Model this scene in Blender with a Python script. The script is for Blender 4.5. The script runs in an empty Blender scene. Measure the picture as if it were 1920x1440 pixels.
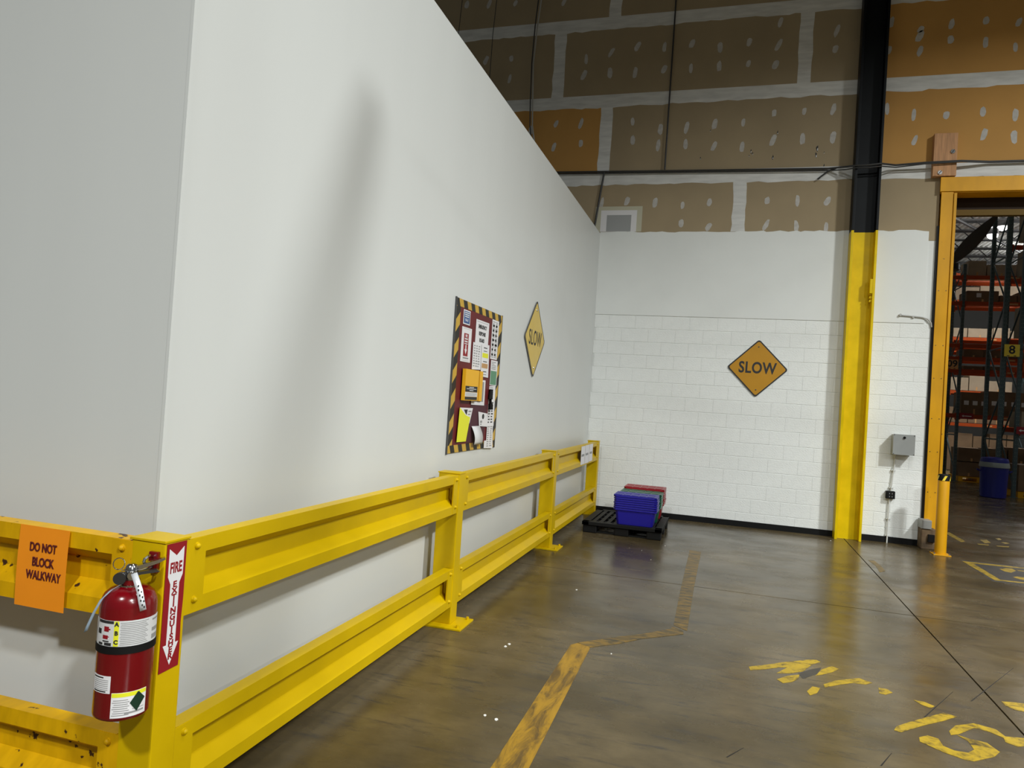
import bpy, bmesh, math, random
from mathutils import Vector, Matrix
random.seed(7)
C = bpy.context.scene.collection
D = 11.09          # back wall face (y)
XL = -2.054        # side face of the white enclosure (x)
YF = 2.254         # front face of the white enclosure (y)
HW = 4.32          # enclosure height

# ---------------------------------------------------------------- camera
def make_camera():
    yaw, pitch, roll, h, f = .2922, .0185, .0646, 1.6685, 1347.67
    right = Vector((math.cos(yaw), math.sin(yaw), 0)); fwd = Vector((-math.sin(yaw), math.cos(yaw), 0)); up = Vector((0, 0, 1))
    f2 = fwd*math.cos(pitch) + up*math.sin(pitch); u2 = up*math.cos(pitch) - fwd*math.sin(pitch)
    r3 = right*math.cos(roll) + u2*math.sin(roll); u3 = u2*math.cos(roll) - right*math.sin(roll)
    cd = bpy.data.cameras.new('camera'); co = bpy.data.objects.new('camera', cd); C.objects.link(co)
    M = Matrix((r3, u3, -f2)).transposed().to_4x4(); M.translation = Vector((0, 0, h))
    co.matrix_world = M
    cd.sensor_fit = 'HORIZONTAL'; cd.sensor_width = 36; cd.lens = 36*f/1920; cd.clip_end = 200; cd.clip_start = .05
    bpy.context.scene.camera = co
make_camera()

# ---------------------------------------------------------------- world, lights, exposure
w = bpy.data.worlds.new('world'); bpy.context.scene.world = w; w.use_nodes = True
w.node_tree.nodes['Background'].inputs[0].default_value = (.95, 1, .97, 1)
w.node_tree.nodes['Background'].inputs[1].default_value = .10
vs = bpy.context.scene.view_settings
vs.view_transform = 'Standard'; vs.look = 'None'; vs.gamma = 1; vs.exposure = 0.0; vs.use_curve_mapping = False
def lamp(name, loc, power, size=.45, spread=160, col=(.97, 1, .985)):
    l = bpy.data.lights.new(name, 'AREA'); l.shape = 'DISK'; l.size = size; l.energy = power; l.color = col
    l.spread = math.radians(spread)
    o = bpy.data.objects.new(name, l); o.location = loc; C.objects.link(o); return o
for nm, loc, pw in [('bay_lamp', (7.5, 4.0, 8.5), 1250), ('bay_lamp', (1.6, 3.4, 8.5), 170), ('bay_lamp', (6.5, -4.0, 8.5), 1300),
                    ('bay_lamp', (-1.5, -5.5, 8.5), 720), ('bay_lamp', (12.5, -7.0, 8.5), 1300)]:
    lamp(nm, loc, pw, .8)
lamp('storage_lamp', (8.0, 26.9, 7.9), 200, .4, 90)
lamp('storage_lamp', (8.77, 28.5, 8.55), 150, .4, 90)
def glow(loc, power):
    l = bpy.data.lights.new('deck_fill', 'POINT'); l.energy = power; l.shadow_soft_size = .25; o = bpy.data.objects.new('deck_fill', l); o.location = loc; C.objects.link(o)
glow((8.0, 26.9, 8.5), 60); glow((11.5, 27.5, 8.4), 420); glow((13.0, 35.0, 8.4), 500)  # unseen point lights added to brighten the roof deck, no fixtures of their own
lamp('storage_lamp', (11.5, 17.0, 8.3), 90, .4, 120)

# ---------------------------------------------------------------- materials
def mat(name, col, rough=.6, metal=0, var=.0, scale=6, bump=0, bscale=40, spec=.5, emit=0, stretch=None, coat=0, rvar=0, chips=None):
    m = bpy.data.materials.new(name); m.use_nodes = True; nt = m.node_tree; N = nt.nodes; L = nt.links
    b = N['Principled BSDF']; b.inputs['Roughness'].default_value = rough; b.inputs['Metallic'].default_value = metal
    b.inputs['Specular IOR Level'].default_value = spec; b.inputs['Coat Weight'].default_value = coat
    b.inputs['Base Color'].default_value = (*col, 1)
    tc = N.new('ShaderNodeTexCoord'); mp = N.new('ShaderNodeMapping'); L.new(tc.outputs['Object'], mp.inputs[0])
    if stretch: mp.inputs['Scale'].default_value = stretch
    if var or rvar:
        n = N.new('ShaderNodeTexNoise'); n.inputs['Scale'].default_value = scale; n.inputs['Detail'].default_value = 6
        L.new(mp.outputs[0], n.inputs['Vector'])
    if var:
        r = N.new('ShaderNodeValToRGB'); r.color_ramp.elements[0].position = .3; r.color_ramp.elements[1].position = .7
        r.color_ramp.elements[0].color = (*[c*(1-var) for c in col], 1); r.color_ramp.elements[1].color = (*[min(1, c*(1+var)) for c in col], 1)
        L.new(n.outputs['Fac'], r.inputs[0]); last = r.outputs[0]
        if chips:
            cc, cs, th = chips
            n2 = N.new('ShaderNodeTexNoise'); n2.inputs['Scale'].default_value = cs; n2.inputs['Detail'].default_value = 4
            L.new(tc.outputs['Object'], n2.inputs['Vector'])
            r2 = N.new('ShaderNodeValToRGB'); r2.color_ramp.elements[0].position = th; r2.color_ramp.elements[1].position = th+.02
            L.new(n2.outputs['Fac'], r2.inputs[0])
            mx = N.new('ShaderNodeMix'); mx.data_type = 'RGBA'; L.new(r2.outputs[0], mx.inputs[0]); L.new(last, mx.inputs[6]); mx.inputs[7].default_value = (*cc, 1)
            last = mx.outputs[2]
        L.new(last, b.inputs['Base Color'])
    if rvar:
        mr = N.new('ShaderNodeMapRange'); mr.inputs[1].default_value = .3; mr.inputs[2].default_value = .7
        mr.inputs[3].default_value = max(.02, rough-rvar); mr.inputs[4].default_value = rough+rvar
        L.new(n.outputs['Fac'], mr.inputs[0]); L.new(mr.outputs[0], b.inputs['Roughness'])
    if bump:
        nb = N.new('ShaderNodeTexNoise'); nb.inputs['Scale'].default_value = bscale; nb.inputs['Detail'].default_value = 3
        L.new(mp.outputs[0], nb.inputs['Vector'])
        bp = N.new('ShaderNodeBump'); bp.inputs['Strength'].default_value = bump; bp.inputs['Distance'].default_value = .01
        L.new(nb.outputs['Fac'], bp.inputs['Height']); L.new(bp.outputs[0], b.inputs['Normal'])
    if emit:
        b.inputs['Emission Color'].default_value = (*col, 1); b.inputs['Emission Strength'].default_value = emit
    return m
M = dict(
    white=mat('white_panel', (.635, .65, .635), .38, var=.025, scale=1.2, stretch=(1, 1, .12), bump=.03, bscale=3),  # faint vertical streaks in the colour imitate blurred reflections on the panels
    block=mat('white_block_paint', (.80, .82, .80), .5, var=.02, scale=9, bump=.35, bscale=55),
    plaster=mat('white_plaster_paint', (.76, .78, .76), .6, var=.03, scale=1.3, bump=.1, bscale=18),
    mortar=mat('painted_mortar', (.74, .76, .74), .7, bump=.2),
    taupe=mat('drywall_paper_taupe', (.345, .27, .165), .85, var=.07, scale=1.5),
    ochre=mat('drywall_paper_ochre', (.50, .265, .07), .85, var=.08, scale=1.2),
    mud=mat('joint_compound', (.66, .66, .64), .8, var=.12, scale=7, stretch=(.5, 1, 3)),
    dab=mat('joint_compound_dab', (.50, .48, .45), .8, var=.12, scale=20),
    black=mat('black_paint', (.012, .013, .015), .45),
    colblack=mat('column_black_paint', (.0045, .006, .0075), .5, spec=.2, var=.2, scale=3),
    rubber=mat('black_rubber', (.003, .003, .003), .7, spec=.25),
    yellow=mat('yellow_paint', (.74, .52, .0005), .40, spec=.2, var=.10, scale=5, rvar=.06, chips=((.12, .07, .02), 28, .80)),
    yellow_rail=mat('yellow_rail_paint', (.58, .385, .0005), .40, spec=.18, var=.07, scale=4, rvar=.05),
    yellow_worn=mat('yellow_rail_worn', (.62, .34, .001), .42, spec=.2, var=.12, scale=7, rvar=.06, stretch=(3, 1, 1), chips=((.05, .02, .008), 17, .655)),
    amber=mat('amber_frame_paint', (.66, .32, .002), .5, spec=.3, var=.14, scale=4, stretch=(1, 1, .4), chips=((.10, .05, .02), 22, .74)),
    sign=mat('sign_amber', (.50, .24, .006), .42, var=.03),
    sign2=mat('sign_yellow_reflective', (.62, .42, .03), .25, var=.03),
    signback=mat('aluminium', (.5, .5, .5), .4, 1),
    red=mat('extinguisher_red', (.15, .001, .004), .2, coat=.4),
    redprint=mat('red_print', (.26, .004, .010), .5),
    boardred=mat('board_red', (.12, .006, .009), .55, var=.12, scale=5),
    purple=mat('maroon_cloth', (.07, .02, .03), .7),
    paper=mat('paper', (.74, .73, .74), .7), paper2=mat('paper_grey', (.62, .62, .62), .7),
    ink=mat('ink', (.02, .02, .02), .6), greyink=mat('grey_ink', (.28, .28, .28), .6),
    inkred=mat('dark_red_ink', (.10, .01, .01), .6),
    blueprint=mat('blue_print', (.03, .09, .26), .5),
    green=mat('green_print', (.10, .26, .15), .5), lime=mat('lime_print', (.75, .75, .02), .5), tan=mat('tan_print', (.50, .28, .11), .5),
    orangepaper=mat('orange_paper', (.86, .27, .004), .6, var=.03),
    folder=mat('amber_folder', (.80, .42, .005), .45), folderside=mat('amber_folder_inside', (.45, .22, .01), .5),
    chrome=mat('chrome', (.55, .55, .55), .16, 1), darkmetal=mat('dark_metal', (.10, .10, .10), .3, .8), tag=mat('silver_tag', (.75, .77, .80), .3, .3),
    bluetag=mat('blue_grey_tag', (.22, .28, .34), .5), grey=mat('grey_box_paint', (.33, .34, .33), .45, .2, var=.05),
    pipe=mat('painted_conduit', (.62, .63, .61), .45), cable=mat('cable', (.035, .035, .035), .45), lightcable=mat('grey_cable', (.42, .42, .40), .4),
    wood=mat('wood', (.50, .26, .12), .7, var=.22, scale=5, stretch=(8, 8, .8)), dirtywood=mat('dirty_wood', (.13, .085, .045), .85, var=.5, scale=9),
    blue=mat('blue_plastic', (.014, .010, .30), .38), greenp=mat('green_plastic', (.004, .10, .045), .35), redp=mat('red_plastic', (.32, .004, .012), .35),
    pallet=mat('black_pallet_plastic', (.004, .004, .004), .6, spec=.3), rust=mat('rack_orange', (.36, .055, .010), .5, spec=.2), upright=mat('rack_green_grey', (.05, .085, .09), .45),
    box=mat('cardboard', (.17, .105, .055), .8, var=.15, scale=3), box2=mat('pale_cardboard', (.32, .25, .17), .8, var=.1, scale=3),
    bin=mat('blue_bin_plastic', (.012, .018, .22), .4), liner=mat('bin_liner', (.30, .34, .34), .3), deck=mat('steel_deck', (.80, .80, .76), .5), joist=mat('joist_steel', (.03, .03, .03), .6),
    ceil=mat('dark_ceiling', (.10, .10, .095), .9), lampglow=mat('lamp_glow', (1, .98, .95), .5, emit=9), fan=mat('fan_blade', (.035, .035, .034), .6, 0, spec=.2),
    brown=mat('rolled_curtain', (.022, .012, .006), .7, spec=.2), olive=mat('olive_bar', (.12, .07, .008), .6, spec=.2), plateyellow=mat('plate_yellow', (.95, .72, .06), .5), plateorange=mat('plate_orange', (.62, .30, .10), .5),
    litter=mat('litter', (.75, .74, .7), .7), beige=mat('beige_patch', (.52, .50, .38), .7), greypatch=mat('grey_patch', (.33, .34, .34), .6), joint=mat('sealant_black', (.012, .011, .01), .5),
    floorbase=mat('floor_base', (.05, .045, .035), .7))

def floor_mat():
    m = bpy.data.materials.new('polished_concrete'); m.use_nodes = True; nt = m.node_tree; N = nt.nodes; L = nt.links; b = N['Principled BSDF']
    tc = N.new('ShaderNodeTexCoord')
    def noise(s, d, stretch=(1, 1, 1), rough=.55):
        mp = N.new('ShaderNodeMapping'); mp.inputs['Scale'].default_value = stretch; L.new(tc.outputs['Object'], mp.inputs[0])
        n = N.new('ShaderNodeTexNoise'); n.inputs['Scale'].default_value = s; n.inputs['Detail'].default_value = d; n.inputs['Roughness'].default_value = rough
        L.new(mp.outputs[0], n.inputs['Vector']); return n.outputs['Fac']
    def ramp(f, p0, c0, p1, c1):
        r = N.new('ShaderNodeValToRGB'); e = r.color_ramp.elements; e[0].position = p0; e[0].color = (*c0, 1); e[1].position = p1; e[1].color = (*c1, 1); L.new(f, r.inputs[0]); return r.outputs[0]
    def mix(f, a, c, mode='MIX'):
        x = N.new('ShaderNodeMix'); x.data_type = 'RGBA'; x.blend_type = mode
        if isinstance(f, float): x.inputs[0].default_value = f
        else: L.new(f, x.inputs[0])
        L.new(a, x.inputs[6])
        if isinstance(c, tuple): x.inputs[7].default_value = (*c, 1)
        else: L.new(c, x.inputs[7])
        return x.outputs[2]
    base = ramp(noise(.55, 8), .33, (.050, .035, .012), .68, (.150, .112, .058))
    fine = ramp(noise(3.2, 9, (1, 1.6, 1), .7), .3, (.72, .72, .72), .7, (1.2, 1.2, 1.2))
    c = mix(1.0, base, fine, 'MULTIPLY')
    scuff = ramp(noise(3.2, 10, (.8, 4.0, 1), .75), .53, (0, 0, 0), .66, (.85, .85, .85))
    c = mix(scuff, c, (.040, .034, .026))
    spk = ramp(noise(60, 3), .72, (0, 0, 0), .78, (1, 1, 1))
    c = mix(spk, c, (.12, .11, .09))
    L.new(c, b.inputs['Base Color'])
    mr = N.new('ShaderNodeMapRange'); mr.inputs[1].default_value = .3; mr.inputs[2].default_value = .7; mr.inputs[3].default_value = .16; mr.inputs[4].default_value = .34
    L.new(noise(1.6, 8, (1, 1.5, 1)), mr.inputs[0]); L.new(mr.outputs[0], b.inputs['Roughness'])
    bp = N.new('ShaderNodeBump'); bp.inputs['Strength'].default_value = .10; bp.inputs['Distance'].default_value = .01
    L.new(noise(9, 5), bp.inputs['Height']); L.new(bp.outputs[0], b.inputs['Normal']); b.inputs['Specular IOR Level'].default_value = .38
    return m
M['floor'] = floor_mat()
def worn_mat(name, col, dark, sc, th, streak=(1, 1, 1)):
    m = bpy.data.materials.new(name); m.use_nodes = True; nt = m.node_tree; N = nt.nodes; L = nt.links; b = N['Principled BSDF']
    tc = N.new('ShaderNodeTexCoord'); mp = N.new('ShaderNodeMapping'); mp.inputs['Scale'].default_value = streak; L.new(tc.outputs['Object'], mp.inputs[0])
    n = N.new('ShaderNodeTexNoise'); n.inputs['Scale'].default_value = sc; n.inputs['Detail'].default_value = 9; n.inputs['Roughness'].default_value = .72; n.inputs['Distortion'].default_value = .8
    L.new(mp.outputs[0], n.inputs['Vector']); r = N.new('ShaderNodeValToRGB'); e = r.color_ramp.elements
    e[0].position = th-.10; e[0].color = (*dark, 1); e[1].position = th+.05; e[1].color = (*col, 1); x = e.new(min(.99, th+.28)); x.color = (*[min(1, c*1.35) for c in col], 1)
    L.new(n.outputs['Fac'], r.inputs[0]); L.new(r.outputs[0], b.inputs['Base Color']); b.inputs['Roughness'].default_value = .42
    return m
M['tapeA'] = worn_mat('floor_tape_yellow', (.30, .165, .010), (.10, .058, .012), 6, .47, (2.5, .5, 1))
M['tapeC'] = worn_mat('floor_tape_worn', (.23, .135, .018), (.055, .044, .022), 9, .52, (.7, 3, 1))
M['paintY'] = worn_mat('floor_paint_yellow', (.38, .25, .010), (.06, .04, .012), 13, .46)
M['paintdark'] = mat('floor_paint_old_dark', (.045, .04, .033), .45, var=.2)
def hazard(name, ax):
    m = bpy.data.materials.new(name); m.use_nodes = True; nt = m.node_tree; N = nt.nodes; L = nt.links; b = N['Principled BSDF']; b.inputs['Roughness'].default_value = .5
    tc = N.new('ShaderNodeTexCoord'); s = N.new('ShaderNodeSeparateXYZ'); L.new(tc.outputs['Object'], s.inputs[0])
    def op(o, a, c):
        x = N.new('ShaderNodeMath'); x.operation = o
        for i, v in ((0, a), (1, c)):
            if isinstance(v, float): x.inputs[i].default_value = v
            else: L.new(v, x.inputs[i])
        return x.outputs[0]
    a = op('MULTIPLY', s.outputs['Y'], ax[0]); c = op('MULTIPLY', s.outputs['Z'], ax[1])
    q = op('FRACT', op('ADD', op('ADD', a, c), 50.0), 0.0); g = op('GREATER_THAN', q, .5)
    mx = N.new('ShaderNodeMix'); mx.data_type = 'RGBA'; L.new(g, mx.inputs[0]); mx.inputs[6].default_value = (.012, .010, .008, 1); mx.inputs[7].default_value = (.55, .34, .04, 1)
    L.new(mx.outputs[2], b.inputs['Base Color']); return m
M['hazard'] = hazard('hazard_stripes', (5.6, 3.0)); M['hazardv'] = hazard('hazard_stripes_side', (4.0, -5.0))

# ---------------------------------------------------------------- helpers
def link(name, bm, m, parent=None, smooth=False, mats=None):
    me = bpy.data.meshes.new(name); bmesh.ops.recalc_face_normals(bm, faces=bm.faces); bm.to_mesh(me); bm.free()
    for x in (mats or [m]): me.materials.append(x)
    if smooth:
        for p in me.polygons: p.use_smooth = True
        me.set_sharp_from_angle(angle=math.radians(38))
    o = bpy.data.objects.new(name, me); C.objects.link(o)
    if parent: o.parent = parent; o.matrix_parent_inverse = Matrix.Translation(-parent_world(parent))
    return o
def parent_world(p):
    v = Vector(p.location)
    if p.parent: v = p.matrix_parent_inverse @ v; v = parent_world(p.parent) + v
    return v
def thing(name, label, cat, loc=(0, 0, 0), group=None):
    o = bpy.data.objects.new(name, None); o.location = loc; o.empty_display_size = .1; C.objects.link(o)
    o['label'] = label; o['category'] = cat
    if group: o['group'] = group
    return o
def tag(o, label, cat, group=None):
    o['label'] = label; o['category'] = cat
    if group: o['group'] = group
    return o
def struct(o): o['kind'] = 'structure'; return o
def box(bm, x0, x1, y0, y1, z0, z1, bev=0):
    r = bmesh.ops.create_cube(bm, size=1, matrix=Matrix.Translation(((x0+x1)/2, (y0+y1)/2, (z0+z1)/2)) @ Matrix.Diagonal((abs(x1-x0), abs(y1-y0), abs(z1-z0), 1)))
    if bev:
        es = list({e for v in r['verts'] for e in v.link_edges}); bmesh.ops.bevel(bm, geom=es, offset=bev, segments=2, affect='EDGES', profile=.6)
def bx(name, m, parent, x0, x1, y0, y1, z0, z1, bev=0):
    bm = bmesh.new(); box(bm, x0, x1, y0, y1, z0, z1, bev); return link(name, bm, m, parent)
def cyl(bm, p0, p1, r0, r1=None, n=20, caps=True):
    p0, p1 = Vector(p0), Vector(p1); d = p1-p0; r1 = r0 if r1 is None else r1
    q = d.to_track_quat('Z', 'Y').to_matrix().to_4x4()
    bmesh.ops.create_cone(bm, cap_ends=caps, segments=n, radius1=r0, radius2=r1, depth=d.length, matrix=Matrix.Translation((p0+p1)/2) @ q)
def tube(bm, pts, r, n=8):
    pts = [Vector(p) for p in pts]; rings = []
    for i, p in enumerate(pts):
        t = (pts[min(i+1, len(pts)-1)]-pts[max(i-1, 0)]).normalized(); a = t.orthogonal().normalized() if i == 0 else (rings[-1][1]-t*rings[-1][1].dot(t)).normalized()
        b = t.cross(a); rings.append(([bm.verts.new(p+(a*math.cos(k*2*math.pi/n)+b*math.sin(k*2*math.pi/n))*r) for k in range(n)], a))
    for (u, _), (v, _) in zip(rings, rings[1:]):
        for k in range(n): bm.faces.new((u[k], u[(k+1) % n], v[(k+1) % n], v[k]))
    bm.faces.new(rings[0][0][::-1]); bm.faces.new(rings[-1][0])
def lathe(bm, prof, c, n=40):
    rings = [[bm.verts.new((c[0]+r*math.cos(k*2*math.pi/n), c[1]+r*math.sin(k*2*math.pi/n), c[2]+z)) for k in range(n)] for r, z in prof]
    for u, v in zip(rings, rings[1:]):
        for k in range(n): bm.faces.new((u[k], u[(k+1) % n], v[(k+1) % n], v[k]))
    bm.faces.new(rings[0][::-1]); bm.faces.new(rings[-1])
# frames: a flat picture plane (origin, u, v, normal)
class Fr:
    def __init__(s, O, U, V): s.O = Vector(O); s.U = Vector(U).normalized(); s.V = Vector(V).normalized(); s.N = s.U.cross(s.V)
    def p(s, u, v, n=0): return s.O+s.U*u+s.V*v+s.N*n
SIDE = Fr((0, 0, 0), (0, 1, 0), (0, 0, 1))      # u=y, v=z, faces +x ; n = x
BACK = Fr((0, 0, 0), (1, 0, 0), (0, 0, 1))      # u=x, v=z, faces -y ; n = -y
FLOOR = Fr((0, 0, 0), (1, 0, 0), (0, 1, 0))     # u=x, v=y ; n = z
def prism(bm, fr, pts, n0, n1):
    a = [bm.verts.new(fr.p(u, v, n0)) for u, v in pts]; b = [bm.verts.new(fr.p(u, v, n1)) for u, v in pts]; k = len(pts)
    f = bm.faces.new(b); g = bm.faces.new(a[::-1]); f.normal_update(); g.normal_update()
    for i in range(k): bm.faces.new((a[i], a[(i+1) % k], b[(i+1) % k], b[i]))
    bmesh.ops.triangulate(bm, faces=[f, g])
def slab(name, m, parent, fr, pts, n0, n1):
    bm = bmesh.new(); prism(bm, fr, pts, n0, n1); return link(name, bm, m, parent)
def rect(u0, v0, u1, v1): return [(u0, v0), (u1, v0), (u1, v1), (u0, v1)]
def text(s, size, m, parent, fr, u, v, n, bold=0, name='lettering', sx=1, rot=0, th=.0006, sp=1, align='CENTER'):
    cu = bpy.data.curves.new('t', 'FONT'); cu.body = s; cu.size = size; cu.align_x = align; cu.align_y = 'CENTER'; cu.offset = bold; cu.extrude = th; cu.space_line = 1.0; cu.space_character = sp; cu.resolution_u = 4
    t = bpy.data.objects.new('t', cu); C.objects.link(t); dg = bpy.context.evaluated_depsgraph_get(); dg.update()
    me = bpy.data.meshes.new_from_object(t.evaluated_get(dg)); bpy.data.objects.remove(t)
    R3 = Matrix((fr.U, fr.V, fr.N)).transposed().to_4x4(); R3.translation = fr.p(u, v, n)
    me.transform(R3 @ Matrix.Rotation(rot, 4, 'Z') @ Matrix.Diagonal((sx, 1, 1, 1))); me.materials.clear(); me.materials.append(m)
    o = bpy.data.objects.new(name, me); C.objects.link(o); o.parent = parent; o.matrix_parent_inverse = Matrix.Translation(-parent_world(parent)); return o
def lines(name, m, parent, fr, rows, n):
    bm = bmesh.new()
    for u0, u1, v, h in rows: prism(bm, fr, rect(u0, v-h/2, u1, v+h/2), n, n+.0006)
    return link(name, bm, m, parent)
def jag(u0, u1, v0, v1, step=.12, amp=.02, sides='tb', horiz=True):
    A = [];  L_ = abs(u1-u0); n = max(2, int(L_/step))
    for i in range(n+1): A.append((u0+(u1-u0)*i/n + (random.uniform(-.3, .3)*step if 0 < i < n else 0), v0-(random.uniform(0, amp) if 'b' in sides else 0)))
    for i in range(n, -1, -1): A.append((u0+(u1-u0)*i/n + (random.uniform(-.3, .3)*step if 0 < i < n else 0), v1+(random.uniform(0, amp) if 't' in sides else 0)))
    return A

# ---------------------------------------------------------------- floor
fl = struct(bx('floor', M['floorbase'], None, -6, 22, -8, 48, -.20, -.03))
xs = [-6, -2.45, 1.66, 5.9, 10.2, 14.4, 22]; ys = [-8, -1.2, 3.1 - .2, 7.05, 11.2, 15.4, 19.6, 24, 30, 48]
ys = [-8, -1.1, 7.05, 11.25, 15.4, 19.6, 24, 30, 48]
for i in range(len(xs)-1):
    for j in range(len(ys)-1):
        g = .004 if True else 0
        x0, x1, y0, y1 = xs[i]+.006, xs[i+1]-.006, ys[j]+.007, ys[j+1]-.007
        bx('slab', M['floor'], fl, x0, x1, y0, y1, -.08, 0)
for a, b in [((1.174, 4.665), (1.459, 5.193)), ((1.523, 5.067), (2.021, 5.904)), ((.812, 3.919), (.893, 4.092)), ((.094, 3.688), (.174, 3.827))]:
    e = .004; slab('scratch', M['joint'], fl, FLOOR, [(a[0]-e, a[1]), (a[0]+e, a[1]), (b[0]+e*.3, b[1]), (b[0]-e*.3, b[1])], 0, .0006)

# ---------------------------------------------------------------- back wall
wb = struct(bx('wall_back', M['mortar'], None, -8, 2.62, D+.006, D+.30, 0, 9.6))
wr = bx('wall_beyond_opening', M['mortar'], wb, 6.2, 22, D+.006, D+.30, 0, 9.6)
bx('wall_above_opening', M['taupe'], wb, 2.62, 6.2, D+.014, D+.30, 4.98, 9.6)
def block_mesh(wd, ht=.2012):
    bm = bmesh.new(); c = .0006; cz = .005
    f = [bm.verts.new(p) for p in [(0, 0, 0), (wd, 0, 0), (wd, 0, ht), (0, 0, ht)]]
    o = [bm.verts.new(p) for p in [(c, -.005, cz), (wd-c, -.005, cz), (wd-c, -.005, ht-cz), (c, -.005, ht-cz)]]
    bm.faces.new(o)
    for i in range(4): bm.faces.new((f[i], f[(i+1) % 4], o[(i+1) % 4], o[i]))
    me = bpy.data.meshes.new('block'); bmesh.ops.recalc_face_normals(bm, faces=bm.faces); bm.to_mesh(me); bm.free(); me.materials.append(M['block']); return me
cache = {}
def block(x0, x1, z):
    wd = round(x1-x0-.0008, 4)
    if wd < .03: return
    if wd not in cache: cache[wd] = block_mesh(wd)
    o = bpy.data.objects.new('block', cache[wd]); o.parent = wb; o.location = (x0+.0004, D+.006+random.uniform(-.0006, .0004), z+.001); C.objects.link(o)
for r_ in range(15):
    z = r_*.2032+(.0 if r_ else 0); off = 0 if r_ % 2 else .2032; x = XL
    n0 = math.floor((XL-off)/.4064)
    while True:
        x0 = max(XL, n0*.4064+off); x1 = min(2.61, (n0+1)*.4064+off)
        if x0 >= 2.6: break
        block(x0, x1, z); n0 += 1
# painted board band above the blocks
bm = bmesh.new(); top = [(2.53, 3.052)]
x = 2.53
pts = [(-2.054, 3.052), (2.53, 3.052)]
while x > -2.05:
    pts.append((x, 4.34+random.uniform(-.012, .012))); x -= random.uniform(.04, .13)
pts.append((-2.054, 4.34)); prism(bm, BACK, pts, -(D+.0059), -(D-.006)); link('painted_board', bm, M['plaster'], wb)
# drywall panels
def panel(x0, x1, z0, z1, m): bx('drywall_panel', m, wb, x0+.002, x1-.002, D+.0005, D+.0055, z0+.002, z1-.002)
T, O = M['taupe'], M['ochre']
rows = [(4.20, 5.19, [(-6.2, -3.66, T), (-3.66, 0, T), (0, 1.68, T), (1.68, 2.64, T)]),
        (5.19, 6.43, [(-6.2, -5.73, T), (-5.73, -2.07, O), (-2.07, 1.68, T), (1.68, 5.34, O), (5.34, 9, T)]),
        (6.43, 7.67, [(-6.55, -2.89, T), (-2.89, .80, T), (.80, 1.68, T), (1.68, 5.34, O), (5.34, 9, O)]),
        (7.67, 8.9, [(-5.7, -2.03, T), (-2.03, 1.68, T), (1.68, 5.3, T)])]
for z0, z1, ps in rows:
    for x0, x1, m in ps: panel(x0, x1, z0, z1, m)
def mud(x0, x1, z0, z1, sides='b', n=.0018, amp=.03, step=.13): return slab('joint_tape', M['mud'], wb, BACK, jag(x0, x1, z0, z1, amp=amp, step=step, sides=sides), -(D+.0004), -(D+.0004)+n)
for z, a, b in [(5.19, -6.2, 1.7), (6.43, -6.2, 1.7), (7.67, -5.7, 1.7), (6.43, 1.66, 8), (7.68, 1.66, 8), (5.19, 1.66, 8)]:
    mud(a, b, z-.10, z+.085)
def vm(x, z0, z1, wd=.17):
    pts = []; n = 7
    for i in range(n+1): pts.append((x-wd/2-random.uniform(0, .02), z0+(z1-z0)*i/n))
    for i in range(n, -1, -1): pts.append((x+wd/2+random.uniform(0, .02), z0+(z1-z0)*i/n))
    slab('joint_tape', M['mud'], wb, BACK, pts[::-1], -(D+.0004), -(D-.0010))
for x, z0, z1 in [(0, 4.34, 5.1), (-2.07, 5.27, 6.34), (-2.89, 6.5, 7.58), (.80, 6.5, 7.58), (-2.03, 7.74, 8.8), (-5.7, 6.5, 7.58)]: vm(x, z0, z1)
dabs = [(0.429, 7.443), (-0.41, 7.137), (0.008, 7.182), (0.423, 7.104), (-0.406, 6.848), (0.014, 6.857), (0.398, 6.816), (1.206, 7.248), (1.201, 6.984), (1.914, 7.31), (2.291, 7.179), (2.284, 7.08), (2.295, 6.869), (2.672, 7.218), (2.672, 7.001), (3.088, 7.229), (3.095, 6.931), (3.477, 7.17), (3.452, 6.831), (1.901, 6.917), (-0.418, 5.971), (-0.011, 5.977), (0.418, 6.097), (0.831, 6.101), (1.217, 6.105), (-0.411, 5.636), (-0.007, 5.602), (0.421, 5.688), (0.829, 5.696), (1.234, 5.692), (1.92, 6.075), (2.263, 5.964), (2.291, 5.61), (2.669, 5.947), (3.105, 5.963), (3.133, 5.658), (3.493, 5.9), (3.49, 5.603), (-0.43, 4.783), (0.394, 4.795), (0.808, 4.781), (1.209, 4.774), (0.391, 4.43), (0.811, 4.41), (-0.421, 4.41), (1.212, 4.39),
        (-4.147, 7.216), (-3.708, 7.211), (-3.713, 6.874), (-2.454, 7.104), (-2.056, 7.186), (-1.652, 7.25), (-1.237, 7.204), (-0.823, 7.222), (-2.477, 6.852), (-2.061, 6.855), (-1.664, 6.835), (-1.222, 6.861), (-0.82, 6.845), (-2.88, 6.092), (-2.475, 6.078), (-1.656, 6.072), (-1.223, 5.924), (-0.832, 5.931), (-2.896, 5.711), (-2.455, 5.754), (-1.637, 5.772), (-1.24, 5.685), (-0.83, 5.681), (-3.295, 6.006), (-1.667, 4.821), (-1.234, 4.794), (-0.818, 4.745), (-0.824, 4.471), (-2.061, 4.802), (-4.555, 8.186), (-4.155, 8.161), (-3.7, 8.13), (-2.875, 8.076)]
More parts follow.
